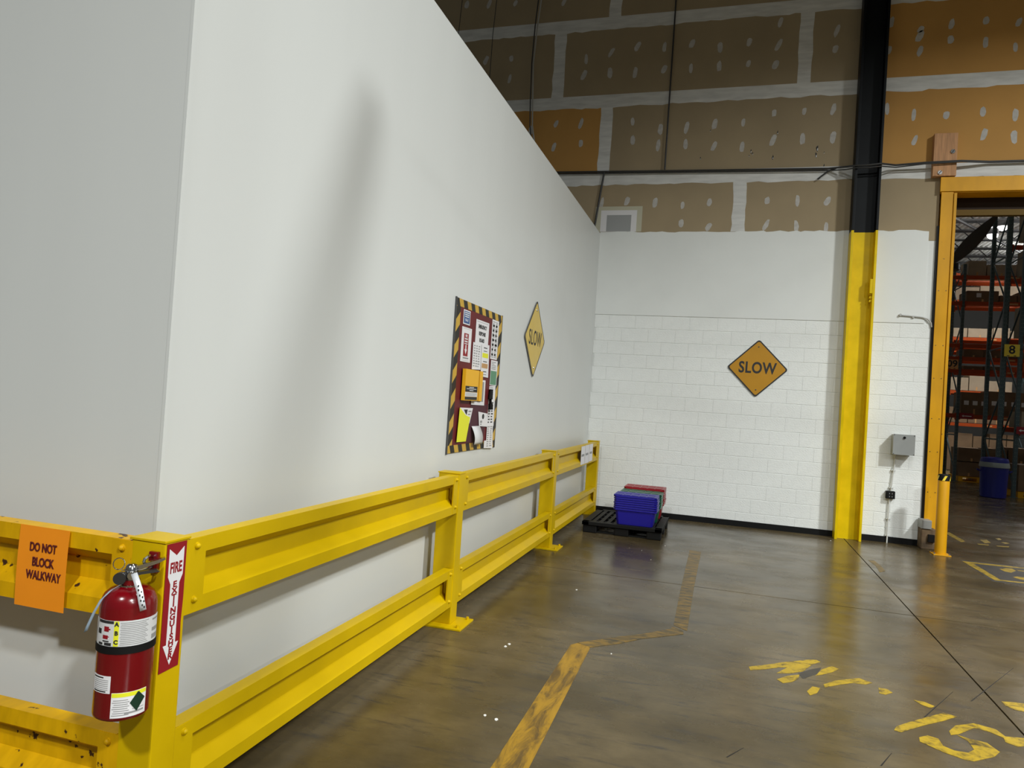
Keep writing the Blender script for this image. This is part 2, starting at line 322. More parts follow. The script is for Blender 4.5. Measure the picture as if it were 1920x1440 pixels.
for (x, z) in dabs:
    a = random.uniform(.028, .042); b = random.uniform(.055, .095); th = random.uniform(-.5, .1); n = 9; pts = []
    for k in range(n):
        t = 2*math.pi*k/n; rr = random.uniform(.85, 1.12); u, v = a*rr*math.copysign(abs(math.cos(t))**.8, math.cos(t)), b*rr*math.copysign(abs(math.sin(t))**.8, math.sin(t))
        pts.append((x+u*math.cos(th)-v*math.sin(th), z+u*math.sin(th)+v*math.cos(th)))
    slab('compound_patch', M['dab'], wb, BACK, pts, -(D+.0004), -(D-.0006))
for x, z, s in [(-.477, 5.873, .018), (-.60, 5.455, .02), (.123, 5.54, .035), (.15, 5.50, .025), (.10, 5.47, .02), (.481, 5.80, .03), (.434, 5.436, .03), (1.035, 5.55, .05), (1.023, 5.45, .045), (1.138, 5.28, .03), (1.13, 5.48, .02)]:
    pts = [(x+s*random.uniform(.15, .5)*math.cos(t), z+s*random.uniform(.5, 1.5)*math.sin(t)) for t in [k*math.pi/4 for k in range(8)]]
    slab('torn_paper_spot', M['ink'], wb, BACK, pts, -(D+.0004), -(D-.0002))
    slab('torn_paper_spot', M['paper'], wb, BACK, [(x-.004, z-s*.8), (x+s*.2, z-s*.7), (x+s*.18, z-s*.1), (x, z)], -(D+.0002), -(D-.0006))
# old grey opening patch with white trim above the paint line
slab('patch_border', M['beige'], wb, BACK, rect(-2.15, 4.345, -1.42, 4.74), -(D+.0004), -(D-.0022))
slab('patch_trim', M['paper'], wb, BACK, rect(-2.06, 4.345, -1.50, 4.68), -(D-.0022), -(D-.0032))
slab('patch_panel', M['greypatch'], wb, BACK, rect(-1.965, 4.35, -1.585, 4.605), -(D-.0032), -(D-.0042))
# mortar line under painted board + black base
bb = struct(bx('baseboard_back', M['rubber'], None, XL, 2.62, D-.016, D+.002, 0, .082))

# ---------------------------------------------------------------- white enclosure
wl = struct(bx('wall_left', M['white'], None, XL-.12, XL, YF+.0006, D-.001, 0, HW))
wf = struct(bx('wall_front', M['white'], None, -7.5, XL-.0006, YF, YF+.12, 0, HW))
ct = struct(bx('trim_1', M['white'], None, XL-.012, XL+.0025, YF-.0025, YF+.012, .0, HW-.004))
struct(bx('trim_2', M['rubber'], None, XL, XL+.006, YF, D-.02, 0, .09))
struct(bx('trim_3', M['rubber'], None, -7.5, XL, YF-.006, YF, 0, .09))
struct(bx('ceiling', M['ceil'], None, -8, 22, -8, D+.1, 9.6, 9.8))
struct(bx('trim_4', M['white'], None, -7.5, XL-.12, YF+.12, D-.001, HW-.15, HW-.02))

# ---------------------------------------------------------------- steel column
col = thing('steel_column', 'tall steel H column, yellow below and black above, against the white block wall', 'column', (1.68, D-.1, 0))
def hsec(z0, z1):
    bm = bmesh.new(); y0 = D-.215; y1 = D-.008
    box(bm, 1.518, 1.552, y0, y1, z0, z1, .004); box(bm, 1.826, 1.858, y0, y1, z0, z1, .004); box(bm, 1.54, 1.84, D-.075, D-.055, z0, z1)
    return bm
link('yellow_shaft', hsec(0, 4.30), M['yellow'], col); s = link('black_shaft', hsec(4.301, 9.58), M['colblack'], col); s['label'] = 'black upper shaft'
bm = bmesh.new()
for k, (dz, r0) in enumerate([(0, .03), (.05, .02), (.1, .018)]): cyl(bm, (1.812, D-.19, 3.42-dz), (1.812, D-.13, 3.42-dz), .018, n=10)
box(bm, 1.79, 1.826, D-.215, D-.12, 3.42, 3.62, .006); link('bracket', bm, M['yellow'], col)

# ---------------------------------------------------------------- door opening
dr = thing('door_1', '', '', (2.75, D, 0)); del dr['label']; del dr['category']; struct(dr)
bx('jamb_plate', M['amber'], dr, 2.645, 2.79, D-.06, D-.045, .25, 4.86, .003)
bx('jamb_core', M['amber'], dr, 2.66, 2.80, D-.046, D+.30, 0, 4.86)
bx('jamb_edge', M['amber'], dr, 2.796, 2.832, D-.075, D+.3, 0.25, 4.84, .004)
bx('jamb_gap', M['black'], dr, 2.622, 2.66, D-.02, D+.02, .1, 4.4)
bx('header_plate', M['amber'], dr, 2.625, 6.35, D-.075, D-.05, 4.862, 5.06, .004)
bx('header_core', M['amber'], dr, 2.64, 6.35, D-.05, D+.30, 4.85, 5.0)
bx('far_jamb', M['amber'], dr, 6.05, 6.2, D-.06, D+.3, 0, 4.86)
bx('rolled_curtain', M['brown'], dr, 2.83, 6.05, D+.22, D+.28, 4.66, 4.86)
bx('curtain_bottom_bar', M['olive'], dr, 2.83, 6.05, D+.20, D+.29, 4.60, 4.68)
bm = bmesh.new()
for z in (.75, 1.3, 1.75, 2.3, 2.75, 3.5):
    for x in (2.672, 2.762): cyl(bm, (x, D-.060, z), (x, D-.064, z), .006, n=8)
link('screws', bm, M['darkmetal'], dr)
o = bx('wood_block', M['wood'], None, 2.515, 2.80, D-.10, D-.002, 5.07, 5.66, .004)
wblk = thing('timber_block', 'short brown timber block screwed to the drywall above the door corner', 'block', (2.66, D, 5.36)); o.name = 'block_body'; o.parent = wblk; o.matrix_parent_inverse = Matrix.Translation(-wblk.location)
for x, z in [(2.745, 5.40), (2.60, 5.115)]:
    bm = bmesh.new(); cyl(bm, (x, D-.10, z), (x, D-.112, z), .032, .028, n=16); sc = link('washer', bm, M['chrome'], wblk)
    slab('slot', M['ink'], sc, BACK, [(x-.022, z-.022), (x-.014, z-.026), (x+.022, z+.02), (x+.014, z+.026)], -(D-.112), -(D-.114))
# bumper box at jamb foot
bmp = thing('foot_bumper', 'worn timber bumper with grey steel cap at the foot of the door jamb', 'bumper', (2.66, D-.1, 0))
bx('timber_foot', M['dirtywood'], bmp, 2.585, 2.76, D-.22, D-.017, 0, .27, .01); bx('steel_cap', M['grey'], bmp, 2.58, 2.70, D-.235, D-.017, .27, .385, .006)
bx('rubber_pad', M['rubber'], bmp, 2.66, 2.74, D-.25, D-.22, .1, .2, .004)

# bollard
bol = thing('bollard', 'amber steel bollard with a black and yellow striped top beside the doorway', 'bollard', (2.735, 10.55, 0))
bc = (2.735, 10.55, 0)
bm = bmesh.new(); lathe(bm, [(.068, .012), (.068, .96), (.066, .965)], bc, 32); link('pipe', bm, M['amber'], bol, True)
bm = bmesh.new(); lathe(bm, [(.071, .955), (.071, 1.02), (.062, 1.035), (.02, 1.04)], bc, 32); link('cap', bm, M['rubber'], bol, True)
for t0 in (-3.4, -2.1, -.8, .5, 1.8):
    bm = bmesh.new(); P = [[(t0+k*.08+.42*s_, .957+.062*s_) for k in range(6)] for s_ in (0, 1)]
    vv = [[bm.verts.new((bc[0]+.0735*math.cos(t), bc[1]+.0735*math.sin(t), z)) for t, z in row] for row in P]
    for k in range(5): bm.faces.new((vv[0][k], vv[0][k+1], vv[1][k+1], vv[1][k]))
    link('yellow_stripe', bm, M['plateyellow'], bol)
bm = bmesh.new(); box(bm, 2.635, 2.84, 10.45, 10.65, 0, .012, .003); link('base_plate', bm, M['amber'], bol)
for a, b in [(2.65, 10.47), (2.82, 10.47), (2.65, 10.63), (2.82, 10.63)]:
    bm = bmesh.new(); cyl(bm, (a, b, .012), (a, b, .03), .009, n=8); link('anchor_bolt', bm, M['signback'], bol)

# ---------------------------------------------------------------- guard rail
gr = thing('guard_rail', 'yellow corrugated steel guard rail on posts wrapping the corner of the white enclosure', 'guard rail', (-1.88, 2.1, 0))
H = .275
PR = [(.065, H), (0, H), (0, H-.058), (.055, H-.098), (.055, .102), (0, .056), (0, 0), (.065, 0)]
def railmesh(fr, u0, u1, z, m, parent=gr):
    # fr: u along, v up, n outward; front plane at n = fr.front
    bm = bmesh.new(); t = .005
    out = PR; inn = [(.065, H-t), (t, H-t), (t, H-.058-t*.3), (.055+t, H-.098-t*.3), (.055+t, .102+t*.3), (t, .056+t*.3), (t, t), (.065, t)]
    def ring(u): return [bm.verts.new(fr.p(u, z+b, fr.front-a)) for a, b in out], [bm.verts.new(fr.p(u, z+b, fr.front-a)) for a, b in inn]
    a, b = ring(u0); c, d = ring(u1)
    for i in range(7):
        bm.faces.new((a[i], a[i+1], c[i+1], c[i])); bm.faces.new((b[i], b[i+1], d[i+1], d[i])); bm.faces.new((a[i], a[i+1], b[i+1], b[i])); bm.faces.new((c[i], c[i+1], d[i+1], d[i]))
    for r1, r2, r3, r4 in ((a, b, c, d),):
        for i in (0, 7): bm.faces.new((r1[i], r2[i], r4[i], r3[i]))
    r = link('rail', bm, m, parent)
    for k, (p0, p1) in enumerate([(u0-.012, u0+.085), (u1-.075, u1+.012)]):
        bm = bmesh.new(); prism(bm, fr, rect(p0, z+.002, p1, z+H-.002), fr.front-.008, fr.front+.002); link('end_plate', bm, m, r)
        uc = (p0+p1)/2
        for zz in (z+.05, z+H-.03):
            bm = bmesh.new(); cyl(bm, fr.p(uc, zz, fr.front+.001), fr.p(uc, zz, fr.front+.007), .014, .012, 14); bmesh.ops.create_uvsphere(bm, u_segments=12, v_segments=6, radius=.011, matrix=Matrix.Translation(fr.p(uc, zz, fr.front+.006)))
            link('bolt', bm, m, r, True)
    return r
SR = Fr((0, 0, 0), (0, 1, 0), (0, 0, 1)); SR.front = -1.82
FR = Fr((0, 0, 0), (1, 0, 0), (0, 0, 1)); FR.front = -2.042
for y0, y1 in [(2.165, 4.86), (5.0, 7.885), (8.03, 10.70)]:
    railmesh(SR, y0, y1, .81, M['yellow_rail']); railmesh(SR, y0, y1, .137, M['yellow_rail'])
for x0, x1 in [(-4.5, -1.965)]:
    railmesh(FR, x0, x1, .81, M['yellow_worn']); railmesh(FR, x0, x1, .137, M['yellow_worn'])
def post(x0, x1, y0, y1, px0, px1, py0, py1, m=M['yellow_rail'], lbl=None):
    bm = bmesh.new(); box(bm, x0, x1, y0, y1, .012, 1.092, .006); p = link('post', bm, m, gr)
    bm = bmesh.new(); box(bm, x0-.006, x1+.004, y0-.004, y1+.004, 1.090, 1.099, .002); link('post_cap', bm, m, p)
    bm = bmesh.new(); box(bm, px0, px1, py0, py1, 0, .014, .003); link('base_plate', bm, m, p)
    for a in (px0+.035, px1-.035):
        for b in (py0+.035, py1-.035): bm = bmesh.new(); cyl(bm, (a, b, .014), (a, b, .034), .011, n=8); link('anchor_bolt', bm, m, p)
post(-1.958, -1.815, 2.04, 2.156, -2.02, -1.70, 1.98, 2.23)
for y in (4.872, 7.90, 10.715): post(-1.975, -1.812, y, y+.12, -2.01, -1.705, y-.08, y+.20)
post(-4.66, -4.51, 2.04, 2.16, -4.75, -4.42, 1.96, 2.23)

# paper signs on the rail
op = thing('paper_notice', 'orange paper notice taped over the front rail left of the extinguisher', 'notice', (-2.34, 2.03, .95))
OP = Fr((0, 2.034, 0), (1, 0, 0), (0, 0, 1))
bm = bmesh.new(); P = []
us = [-2.462, -2.40, -2.34, -2.28, -2.230]
for j in range(9):
    z = 1.087-(1.087-.795)*j/8; bow = -.003*math.sin(j/8*math.pi)
    P.append([bm.verts.new((u+.004*j/8, 2.036+bow-.006*(j/8), z-.002*(u+2.46))) for u in us])
for j in range(8):
    for i in range(4): bm.faces.new((P[j][i], P[j][i+1], P[j+1][i+1], P[j+1][i]))
o = link('paper_sheet', bm, M['orangepaper'], op); so = o.modifiers.new('s', 'SOLIDIFY'); so.thickness = .0006
for s_, u, v in [('DO NOT', -2.342, 1.012), ('BLOCK', -2.336, .960), ('WALKWAY', -2.330, .912)]:
    text(s_, .045, M['inkred'], op, OP, u, v, .0065 if v < .99 else .0045, bold=.0006, sx=.69, th=.0012)
def rail_paper(u0, u1, v0, v1, lab):
    t = thing('paper_card', lab, 'card', (-1.815, (u0+u1)/2, (v0+v1)/2), None)
    slab('card_sheet', M['paper'], t, SIDE, rect(u0, v0, u1, v1), -1.8165, -1.8145)
    lines('print_band', M['greyink'], t, SIDE, [(u0+.03, u1-.05, (v0+v1)/2, .03)], -1.8145)
rail_paper(9.42, 9.69, .83, 1.075, 'white card on the far upper rail, nearest of the row of three'); rail_paper(9.71, 9.99, .83, 1.078, 'white card on the far upper rail, middle of the row of three'); rail_paper(10.01, 10.27, .835, 1.08, 'white card on the far upper rail, closest to the block wall')

# fire extinguisher sign on the post
fs = thing('extinguisher_sign', 'red and white arrow sticker on the corner post beside the extinguisher', 'sign', (-1.814, 2.09, .87))
z1, z0 = 1.086, .645
slab('red_backing', M['redprint'], fs, SIDE, [(2.048, z0-.004), (2.14, z0+.0), (2.1415, .70), (2.138, .80), (2.142, .88), (2.142, z1), (2.048, z1)], -1.8135, -1.8127)
uc = 2.095
arrow = [(uc-.035, z1-.018), (uc, z1-.045), (uc+.035, z1-.018), (uc+.035, z1-.115), (uc+.021, z1-.143), (uc+.021, z0+.088), (uc+.036, z0+.088), (uc, z0+.015), (uc-.036, z0+.088), (uc-.021, z0+.088), (uc-.021, z1-.143), (uc-.035, z1-.115)]
slab('white_arrow', M['paper'], fs, SIDE, arrow[::-1], -1.8127, -1.8121)
text('FIRE', .052, M['redprint'], fs, SIDE, uc, z1-.088, -1.8118, bold=.0016, sx=.60, th=.0004)
for i, ch in enumerate('EXTINGUISHER'): text(ch, .0292, M['redprint'], fs, SIDE, uc, z1-.146-i*.0228, -1.8118, bold=.0011, th=.0004, sx=1.2)

# ---------------------------------------------------------------- extinguisher
EX = (-1.862, 1.948, 0)
ex = thing('fire_extinguisher', 'red fire extinguisher hanging on the yellow corner post', 'fire extinguisher', (EX[0], EX[1], .55))
R0 = .086
bm = bmesh.new(); lathe(bm, [(.03, .548), (.078, .548), (.084, .553), (R0, .562), (R0, .905), (.083, .925), (.074, .945), (.058, .958), (.034, .966), (.029, .968), (.028, .985)], EX, 48); link('cylinder', bm, M['red'], ex, True)
face = math.atan2(-EX[1], -EX[0])
def wrap(name, m, s0, s1, za, zb, rr, parent=ex, tilt=0, n=20):
    # s0,s1: sine of the angle seen from the front, from left to right
    a0, a1 = face+math.asin(s0), face+math.asin(s1)
    bm = bmesh.new(); A = []
    for k in range(n+1):
        t = a0+(a1-a0)*k/n
        A.append([bm.verts.new((EX[0]+(R0+r)*math.cos(t), EX[1]+(R0+r)*math.sin(t), z+tilt*k/n)) for r in (0.0003, rr) for z in (za, zb)])
    for k in range(n):
        p, q = A[k], A[k+1]
        bm.faces.new((p[2], q[2], q[3], p[3])); bm.faces.new((p[0], q[0], q[2], p[2])); bm.faces.new((p[1], q[1], q[3], p[3]))
    for p in (A[0], A[-1]): bm.faces.new((p[0], p[2], p[3], p[1]))
    return link(name, bm, m, parent, True)
lb = wrap('instruction_label', M['paper2'], -.999, .999, .790, .872, .0009); lb['label'] = 'white printed instruction label'
wrap('strap_band', M['rubber'], -.999, .999, .766, .790, .003)
wrap('yellow_column', M['lime'], -.43, -.27, .791, .871, .0014, lb, n=4)
wrap('black_header', M['ink'], -.92, -.45, .862, .871, .0014, lb, n=6)
for s0, s1, za, zb in [(-.75, -.60, .836, .852), (-.78, -.62, .812, .824), (-.68, -.55, .842, .846), (-.70, -.58, .819, .821)]: wrap('red_pictogram', M['redprint'], s0, s1, za, zb, .0014, lb, n=3)
for s0, s1, za, zb in [(-.93, -.84, .826, .842), (-.78, -.58, .803, .807), (-.90, -.78, .792, .799), (-.72, -.5, .792, .801)]: wrap('black_pictogram', M['ink'], s0, s1, za, zb, .0014, lb, n=3)
for k in range(13):
    wrap('print_line', M['greyink'], -.22+.02*(k % 2), .70-.04*(k % 3), .795+k*.0058, .7972+k*.0058, .0013, lb, n=8)
for za, zb in [(.797, .812), (.822, .834), (.858, .864)]: wrap('dark_print', M['greyink'], .83, .985, za, zb, .0014, lb, n=4)
for k, ch in enumerate('ABC'):
    t = face+math.asin(-.35); nn = Vector((math.cos(t), math.sin(t), 0)); uu = Vector((-math.sin(t), math.cos(t), 0))
    text(ch, .018, M['ink'], lb, Fr((EX[0], EX[1], 0), uu, (0, 0, 1)), 0, .861-k*.0285, R0+.0018, bold=.001, th=.0002)
l2 = wrap('inspection_label', M['paper'], -.97, -.42, .640, .695, .0009)
for k in range(6): wrap('print_line', M['greyink'], -.93, -.5, .650+k*.006, .652+k*.006, .0013, l2, n=5)
wrap('black_print', M['ink'], -.94, -.66, .687, .691, .0013, l2, n=5); wrap('black_print', M['ink'], -.93, -.56, .643, .647, .0013, l2, n=5)
l3 = wrap('recycling_label', M['paper'], -.36, .78, .562, .642, .0009); wrap('yellow_header', M['lime'], -.35, .77, .628, .641, .0013, l3)
for k in range(8): wrap('print_line', M['greyink'], -.32+.03*(k % 3), .25-.05*(k % 2), .569+k*.0068, .5715+k*.0068, .0013, l3, n=6)
wrap('print_line', M['greyink'], .1, .72, .572, .578, .0013, l3, n=6); wrap('print_line', M['greyink'], .35, .72, .584, .586, .0013, l3, n=6)
# dark green diamond mark
bm = bmesh.new(); a = [(.26, .606), (.50, .575), (.74, .612), (.52, .640)]

def zint(s, P):
    for (s0, z0_), (s1, z1_) in zip(P, P[1:]):
        if s0 <= s <= s1+1e-6: return z0_+(z1_-z0_)*(s-s0)/(s1-s0)
gp = None
for k in range(13):
    q = .26+.48*k/12; t = face+math.asin(q); v2 = [bm.verts.new((EX[0]+(R0+.0022)*math.cos(t), EX[1]+(R0+.0022)*math.sin(t), z)) for z in (zint(q, [(.26, .606), (.50, .575), (.74, .612)]), zint(q, [(.26, .6065), (.52, .640), (.74, .6125)]))]
    if gp: bm.faces.new((gp[0], v2[0], v2[1], gp[1]))
    gp = v2
link('green_diamond', bm, mat('dark_green', (.005, .03, .015), .5), l3)
# valve head: local axes seen from camera
F_ = Vector((math.cos(face), math.sin(face), 0)); S_ = Vector((-F_.y, F_.x, 0)); Z_ = Vector((0, 0, 1)); E0 = Vector(EX)
def ep(s, z, f=0): return E0+S_*s+F_*f+Z_*z
bm = bmesh.new(); lathe(bm, [(.036, .9655), (.036, .970), (.030, .971)], EX, 24); link('neck_ring', bm, M['chrome'], ex, True)
bm = bmesh.new(); lathe(bm, [(.024, .970), (.024, .99), (.019, .995), (.021, 1.012), (.017, 1.03), (.010, 1.036)], EX, 20); cyl(bm, ep(0, 1.003), ep(0, 1.003, .034), .014, .012, 14); v = link('valve_body', bm, M['chrome'], ex, True)
bm = bmesh.new(); cyl(bm, ep(-.028, .994, .012), ep(-.034, .994, .030), .020, .020, 20); cyl(bm, ep(-.018, .998, 0), ep(-.03, .995, .02), .008, n=10); link('pressure_gauge', bm, M['darkmetal'], v, True)
bm = bmesh.new()
prism(bm, Fr(ep(0, 0), S_, Z_), [(-.022, 1.020), (.02, 1.030), (.075, 1.046), (.098, 1.053), (.100, 1.047), (.08, 1.036), (.025, 1.017), (-.015, 1.006)], -.011, .011); link('top_lever', bm, M['chrome'], ex)
bm = bmesh.new(); prism(bm, Fr(ep(0, 0), S_, Z_), [(.005, 1.005), (.03, 1.010), (.075, 1.014), (.085, 1.006), (.03, 1.000), (.008, .992)], -.010, .010); link('carry_handle', bm, M['darkmetal'], ex)
bm = bmesh.new(); tube(bm, [ep(-.038+.017*math.cos(t), 1.040+.020*math.sin(t), .015+.004*math.sin(t)) for t in [k*2*math.pi/16 for k in range(17)]], .0016, 6); tube(bm, [ep(-.03, 1.018, .015), ep(.02, 1.02, .016)], .0018, 6); link('pin_ring', bm, M['chrome'], ex, True)
def ribbon(name, m, pts, wd, wdir, parent):
    bm = bmesh.new(); rows_ = [[bm.verts.new(Vector(p)+wdir*s) for s in (-wd/2, wd/2)] for p in pts]
    for a, b in zip(rows_, rows_[1:]): bm.faces.new((a[0], a[1], b[1], b[0]))
    o = link(name, bm, m, parent, True); q = o.modifiers.new('s', 'SOLIDIFY'); q.thickness = .0012; return o
rb = ribbon('inspection_tag', M['tag'], [ep(.008, 1.012, .04), ep(.018, .99, .062), ep(.028, .965, .08), ep(.036, .93, .092), ep(.042, .905, .094)], .019, (S_*.95+Z_*.3).normalized(), ex)
bm = bmesh.new()
for s, z, f in [(.024, .968, .0815), (.033, .962, .083), (.029, .952, .0875), (.037, .946, .0885), (.033, .936, .0928), (.042, .934, .0925), (.038, .922, .0945), (.044, .916, .0945), (.023, .979, .0745)]:
    bmesh.ops.create_cube(bm, size=1, matrix=Matrix.Translation(ep(s, z, f)) @ Matrix.Rotation(face, 4, 'Z') @ Matrix.Diagonal((.002, .004, .006, 1)))
link('print_mark', bm, M['ink'], rb)
ribbon('hanging_strap', M['bluetag'], [ep(-.03, .975, .03), ep(-.055, .962, .04), ep(-.08, .935, .045), ep(-.098, .895, .045), ep(-.112, .855, .045), ep(-.118, .835, .045)], .012, (S_*.8+Z_*.45).normalized(), ex)
hk = thing('extinguisher_bracket', 'small red wall hook on the post holding up the extinguisher handle', 'bracket', (-1.85, 2.036, 1.03))
bm = bmesh.new(); box(bm, -1.868, -1.832, 2.024, 2.0395, .990, 1.062, .004); link('hook_plate', bm, M['red'], hk)
bm = bmesh.new(); tube(bm, [(-1.85, 2.025, 1.045), (-1.848, 2.005, 1.052), (-1.846, 1.985, 1.046), (-1.845, 1.98, 1.034)], .005, 8); tube(bm, [(-1.85, 2.025, 1.01), (-1.86, 1.99, 1.004), (-1.875, 1.975, 1.002)], .0035, 8); link('hook', bm, M['chrome'], hk, True)

# ---------------------------------------------------------------- notice board
XB = XL+.010
nb = thing('notice_board', 'dark red notice board with black and yellow hazard border on the white side wall', 'notice board', (XL, 5.76, 1.8))
slab('backing_panel', M['boardred'], nb, SIDE, rect(5.178, 1.203, 6.345, 2.415), XL, XB)
ts = [('t', rect(5.178, 2.355, 6.345, 2.415), 'hazard'), ('b', rect(5.178, 1.203, 6.345, 1.263), 'hazard'), ('l', rect(5.178, 1.263, 5.268, 2.355), 'hazardv'), ('r', rect(6.262, 1.263, 6.345, 2.355), 'hazardv')]
for _, p, m in ts: slab('hazard_tape', M[m], nb, SIDE, p, XB, XB+.0012)
o = slab('edge_strip', M['darkmetal'], nb, SIDE, rect(5.165, 1.195, 5.178, 2.42), XL, XB+.003); slab('edge_strip', M['darkmetal'], nb, SIDE, rect(6.345, 1.195, 6.355, 2.42), XL, XB+.003)
def sheet(name, label, cat, pts, m, lay=1, group=None):
    us_ = [p[0] for p in pts]; vs2 = [p[1] for p in pts]; n = XB+.0015+.0022*lay
    t = thing(name, label, cat, (n, sum(us_)/len(us_), sum(vs2)/len(vs2)), group)
    slab('sheet', m, t, SIDE, pts, n-.0018, n); t['_n'] = n; return t, n
t, n = sheet('safety_poster', 'small blue and white poster in the upper left corner of the red board', 'poster', rect(5.333, 2.228, 5.487, 2.343), M['paper'])
slab('blue_field', M['blueprint'], t, SIDE, rect(5.345, 2.237, 5.476, 2.334), n, n+.0006); text('9-1-1', .032, M['paper'], t, SIDE, 5.41, 2.262, n+.001, bold=.001); lines('white_print', M['paper2'], t, SIDE, [(5.355, 5.466, 2.322, .009), (5.36, 5.46, 2.306, .009), (5.365, 5.455, 2.290, .009)], n+.0006)
t, n = sheet('fire_poster', 'tall white poster with a red downward arrow on the left of the red board', 'poster', rect(5.322, 1.929, 5.545, 2.206), M['paper'])
slab('red_field', M['redprint'], t, SIDE, rect(5.372, 1.975, 5.478, 2.158), n, n+.0006); slab('arrow', M['paper'], t, SIDE, [(5.415, 2.065), (5.415, 2.03), (5.398, 2.03), (5.426, 1.99), (5.453, 2.03), (5.437, 2.03), (5.437, 2.065)], n+.0006, n+.0012)
text('FIRE', .03, M['paper'], t, SIDE, 5.425, 2.137, n+.001, sx=.9, bold=.0005); lines('white_print', M['paper2'], t, SIDE, [(5.39, 5.46, 2.114, .012), (5.39, 5.46, 2.093, .012), (5.39, 5.46, 2.075, .008)], n+.0006); lines('grey_print', M['greyink'], t, SIDE, [(5.35, 5.52, 2.195, .002), (5.37, 5.50, 1.960, .012), (5.35, 5.52, 1.940, .002)], n)
t, n = sheet('board_title', 'white sheet titled EMERGENCY RESPONSE BOARD at the top of the red board', 'notice', rect(5.64, 2.09, 5.975, 2.303), M['paper'])
text('EMERGENCY', .044, M['ink'], t, SIDE, 5.805, 2.248, n+.0006, sx=.85, bold=.0016); text('RESPONSE', .044, M['ink'], t, SIDE, 5.805, 2.19, n+.0006, sx=.85, bold=.0016); text('BOARD', .044, M['ink'], t, SIDE, 5.805, 2.134, n+.0006, sx=.85, bold=.0016); lines('rule', M['greyink'], t, SIDE, [(5.66, 5.95, 2.288, .003)], n)
def listing(t, n, u0, u1, v0, v1, k, m=M['greyink'], cols=2):
    rws = []; 
    for i in range(k):
        v = v1-(v1-v0)*(i+.5)/k
        for c in range(cols):
            a = u0+(u1-u0)*c/cols; rws.append((a+.006, a+(u1-u0)/cols*random.uniform(.5, .88), v, (v1-v0)/k*.45))
    lines('print', m, t, SIDE, rws, n)
t, n = sheet('phone_list', 'long white phone list down the upper right edge of the red board', 'notice', rect(6.06, 1.999, 6.25, 2.352), M['paper']); listing(t, n, 6.07, 6.24, 2.01, 2.34, 22); listing(t, n, 6.075, 6.235, 2.02, 2.32, 7, M['ink'])
t, n = sheet('photo_notice', 'white notice with a green picture panel below the phone list', 'notice', rect(6.086, 1.764, 6.275, 1.99), M['paper'], 2); slab('green_panel', M['green'], t, SIDE, rect(6.092, 1.77, 6.262, 1.895), n, n+.0006); listing(t, n, 6.1, 6.26, 1.905, 1.98, 5, cols=1)
t, n = sheet('procedure_sheet', 'white printed sheet left of centre, overlapping the board title', 'notice', [(5.597, 1.879), (5.812, 1.886), (5.795, 2.105), (5.592, 2.105)], M['paper'], 2); listing(t, n, 5.61, 5.78, 1.9, 2.09, 9, cols=3)
t, n = sheet('coloured_sheet', 'white sheet with yellow and tan boxes right of the printed sheet', 'notice', [(5.822, 1.832), (6.022, 1.827), (6.007, 2.113), (5.80, 2.105)], M['paper'], 3); slab('yellow_box', M['lime'], t, SIDE, rect(5.83, 1.995, 5.985, 2.035), n, n+.0006); slab('tan_box', M['tan'], t, SIDE, rect(5.83, 1.905, 5.99, 1.945), n, n+.0006); lines('print', M['ink'], t, SIDE, [(5.86, 5.95, 2.08, .008), (5.86, 5.95, 2.052, .005), (5.86, 5.96, 1.962, .007), (5.87, 5.96, 1.875, .007), (5.87, 5.96, 1.85, .004)], n)
slab('dark_cloth', M['purple'], thing('wall_pocket', 'dark maroon pocket across the lower middle of the red board', 'pocket', (XB, 5.8, 1.42)), SIDE, [(5.58, 1.268), (6.005, 1.268), (6.07, 1.59), (5.64, 1.58)], XB, XB+.003)
t, n = sheet('framed_page', 'white bordered page with grey print behind the amber folder', 'notice', [(5.63, 1.586), (5.964, 1.581), (5.96, 1.801), (5.60, 1.80)], M['paper'], 3); slab('grey_field', M['greyink'], t, SIDE, rect(5.70, 1.612, 5.925, 1.785), n, n+.0006)
fo = thing('document_holder', 'amber plastic document holder with a black label on the left of the red board', 'document holder', (XB+.04, 5.55, 1.74))
slab('front_cover', M['folder'], fo, SIDE, rect(5.373, 1.620, 5.69, 1.873), XB+.012, XB+.04)
slab('black_label', M['ink'], fo, SIDE, rect(5.382, 1.690, 5.668, 1.737), XB+.04, XB+.041); slab('white_label', M['paper2'], fo, SIDE, rect(5.382, 1.652, 5.668, 1.688), XB+.04, XB+.041); slab('black_footer', M['ink'], fo, SIDE, rect(5.382, 1.626, 5.668, 1.65), XB+.04, XB+.041)
lines('white_print', M['paper2'], fo, SIDE, [(5.47, 5.58, 1.727, .006), (5.41, 5.64, 1.715, .005), (5.48, 5.57, 1.702, .006)], XB+.041); lines('grey_print', M['greyink'], fo, SIDE, [(5.40, 5.65, 1.678, .002), (5.40, 5.65, 1.670, .002), (5.40, 5.62, 1.662, .002)], XB+.041)
slab('inner_side', M['folderside'], fo, SIDE, rect(5.69, 1.62, 5.77, 1.873), XB+.012, XB+.018); slab('back_cover', M['folder'], fo, SIDE, rect(5.77, 1.618, 5.845, 1.873), XB+.012, XB+.022)
t, n = sheet('yellow_envelope', 'bright yellow envelope pinned low on the left of the red board', 'envelope', [(5.332, 1.286), (5.541, 1.284), (5.609, 1.479), (5.5, 1.5), (5.358, 1.561)], M['lime'], 6)
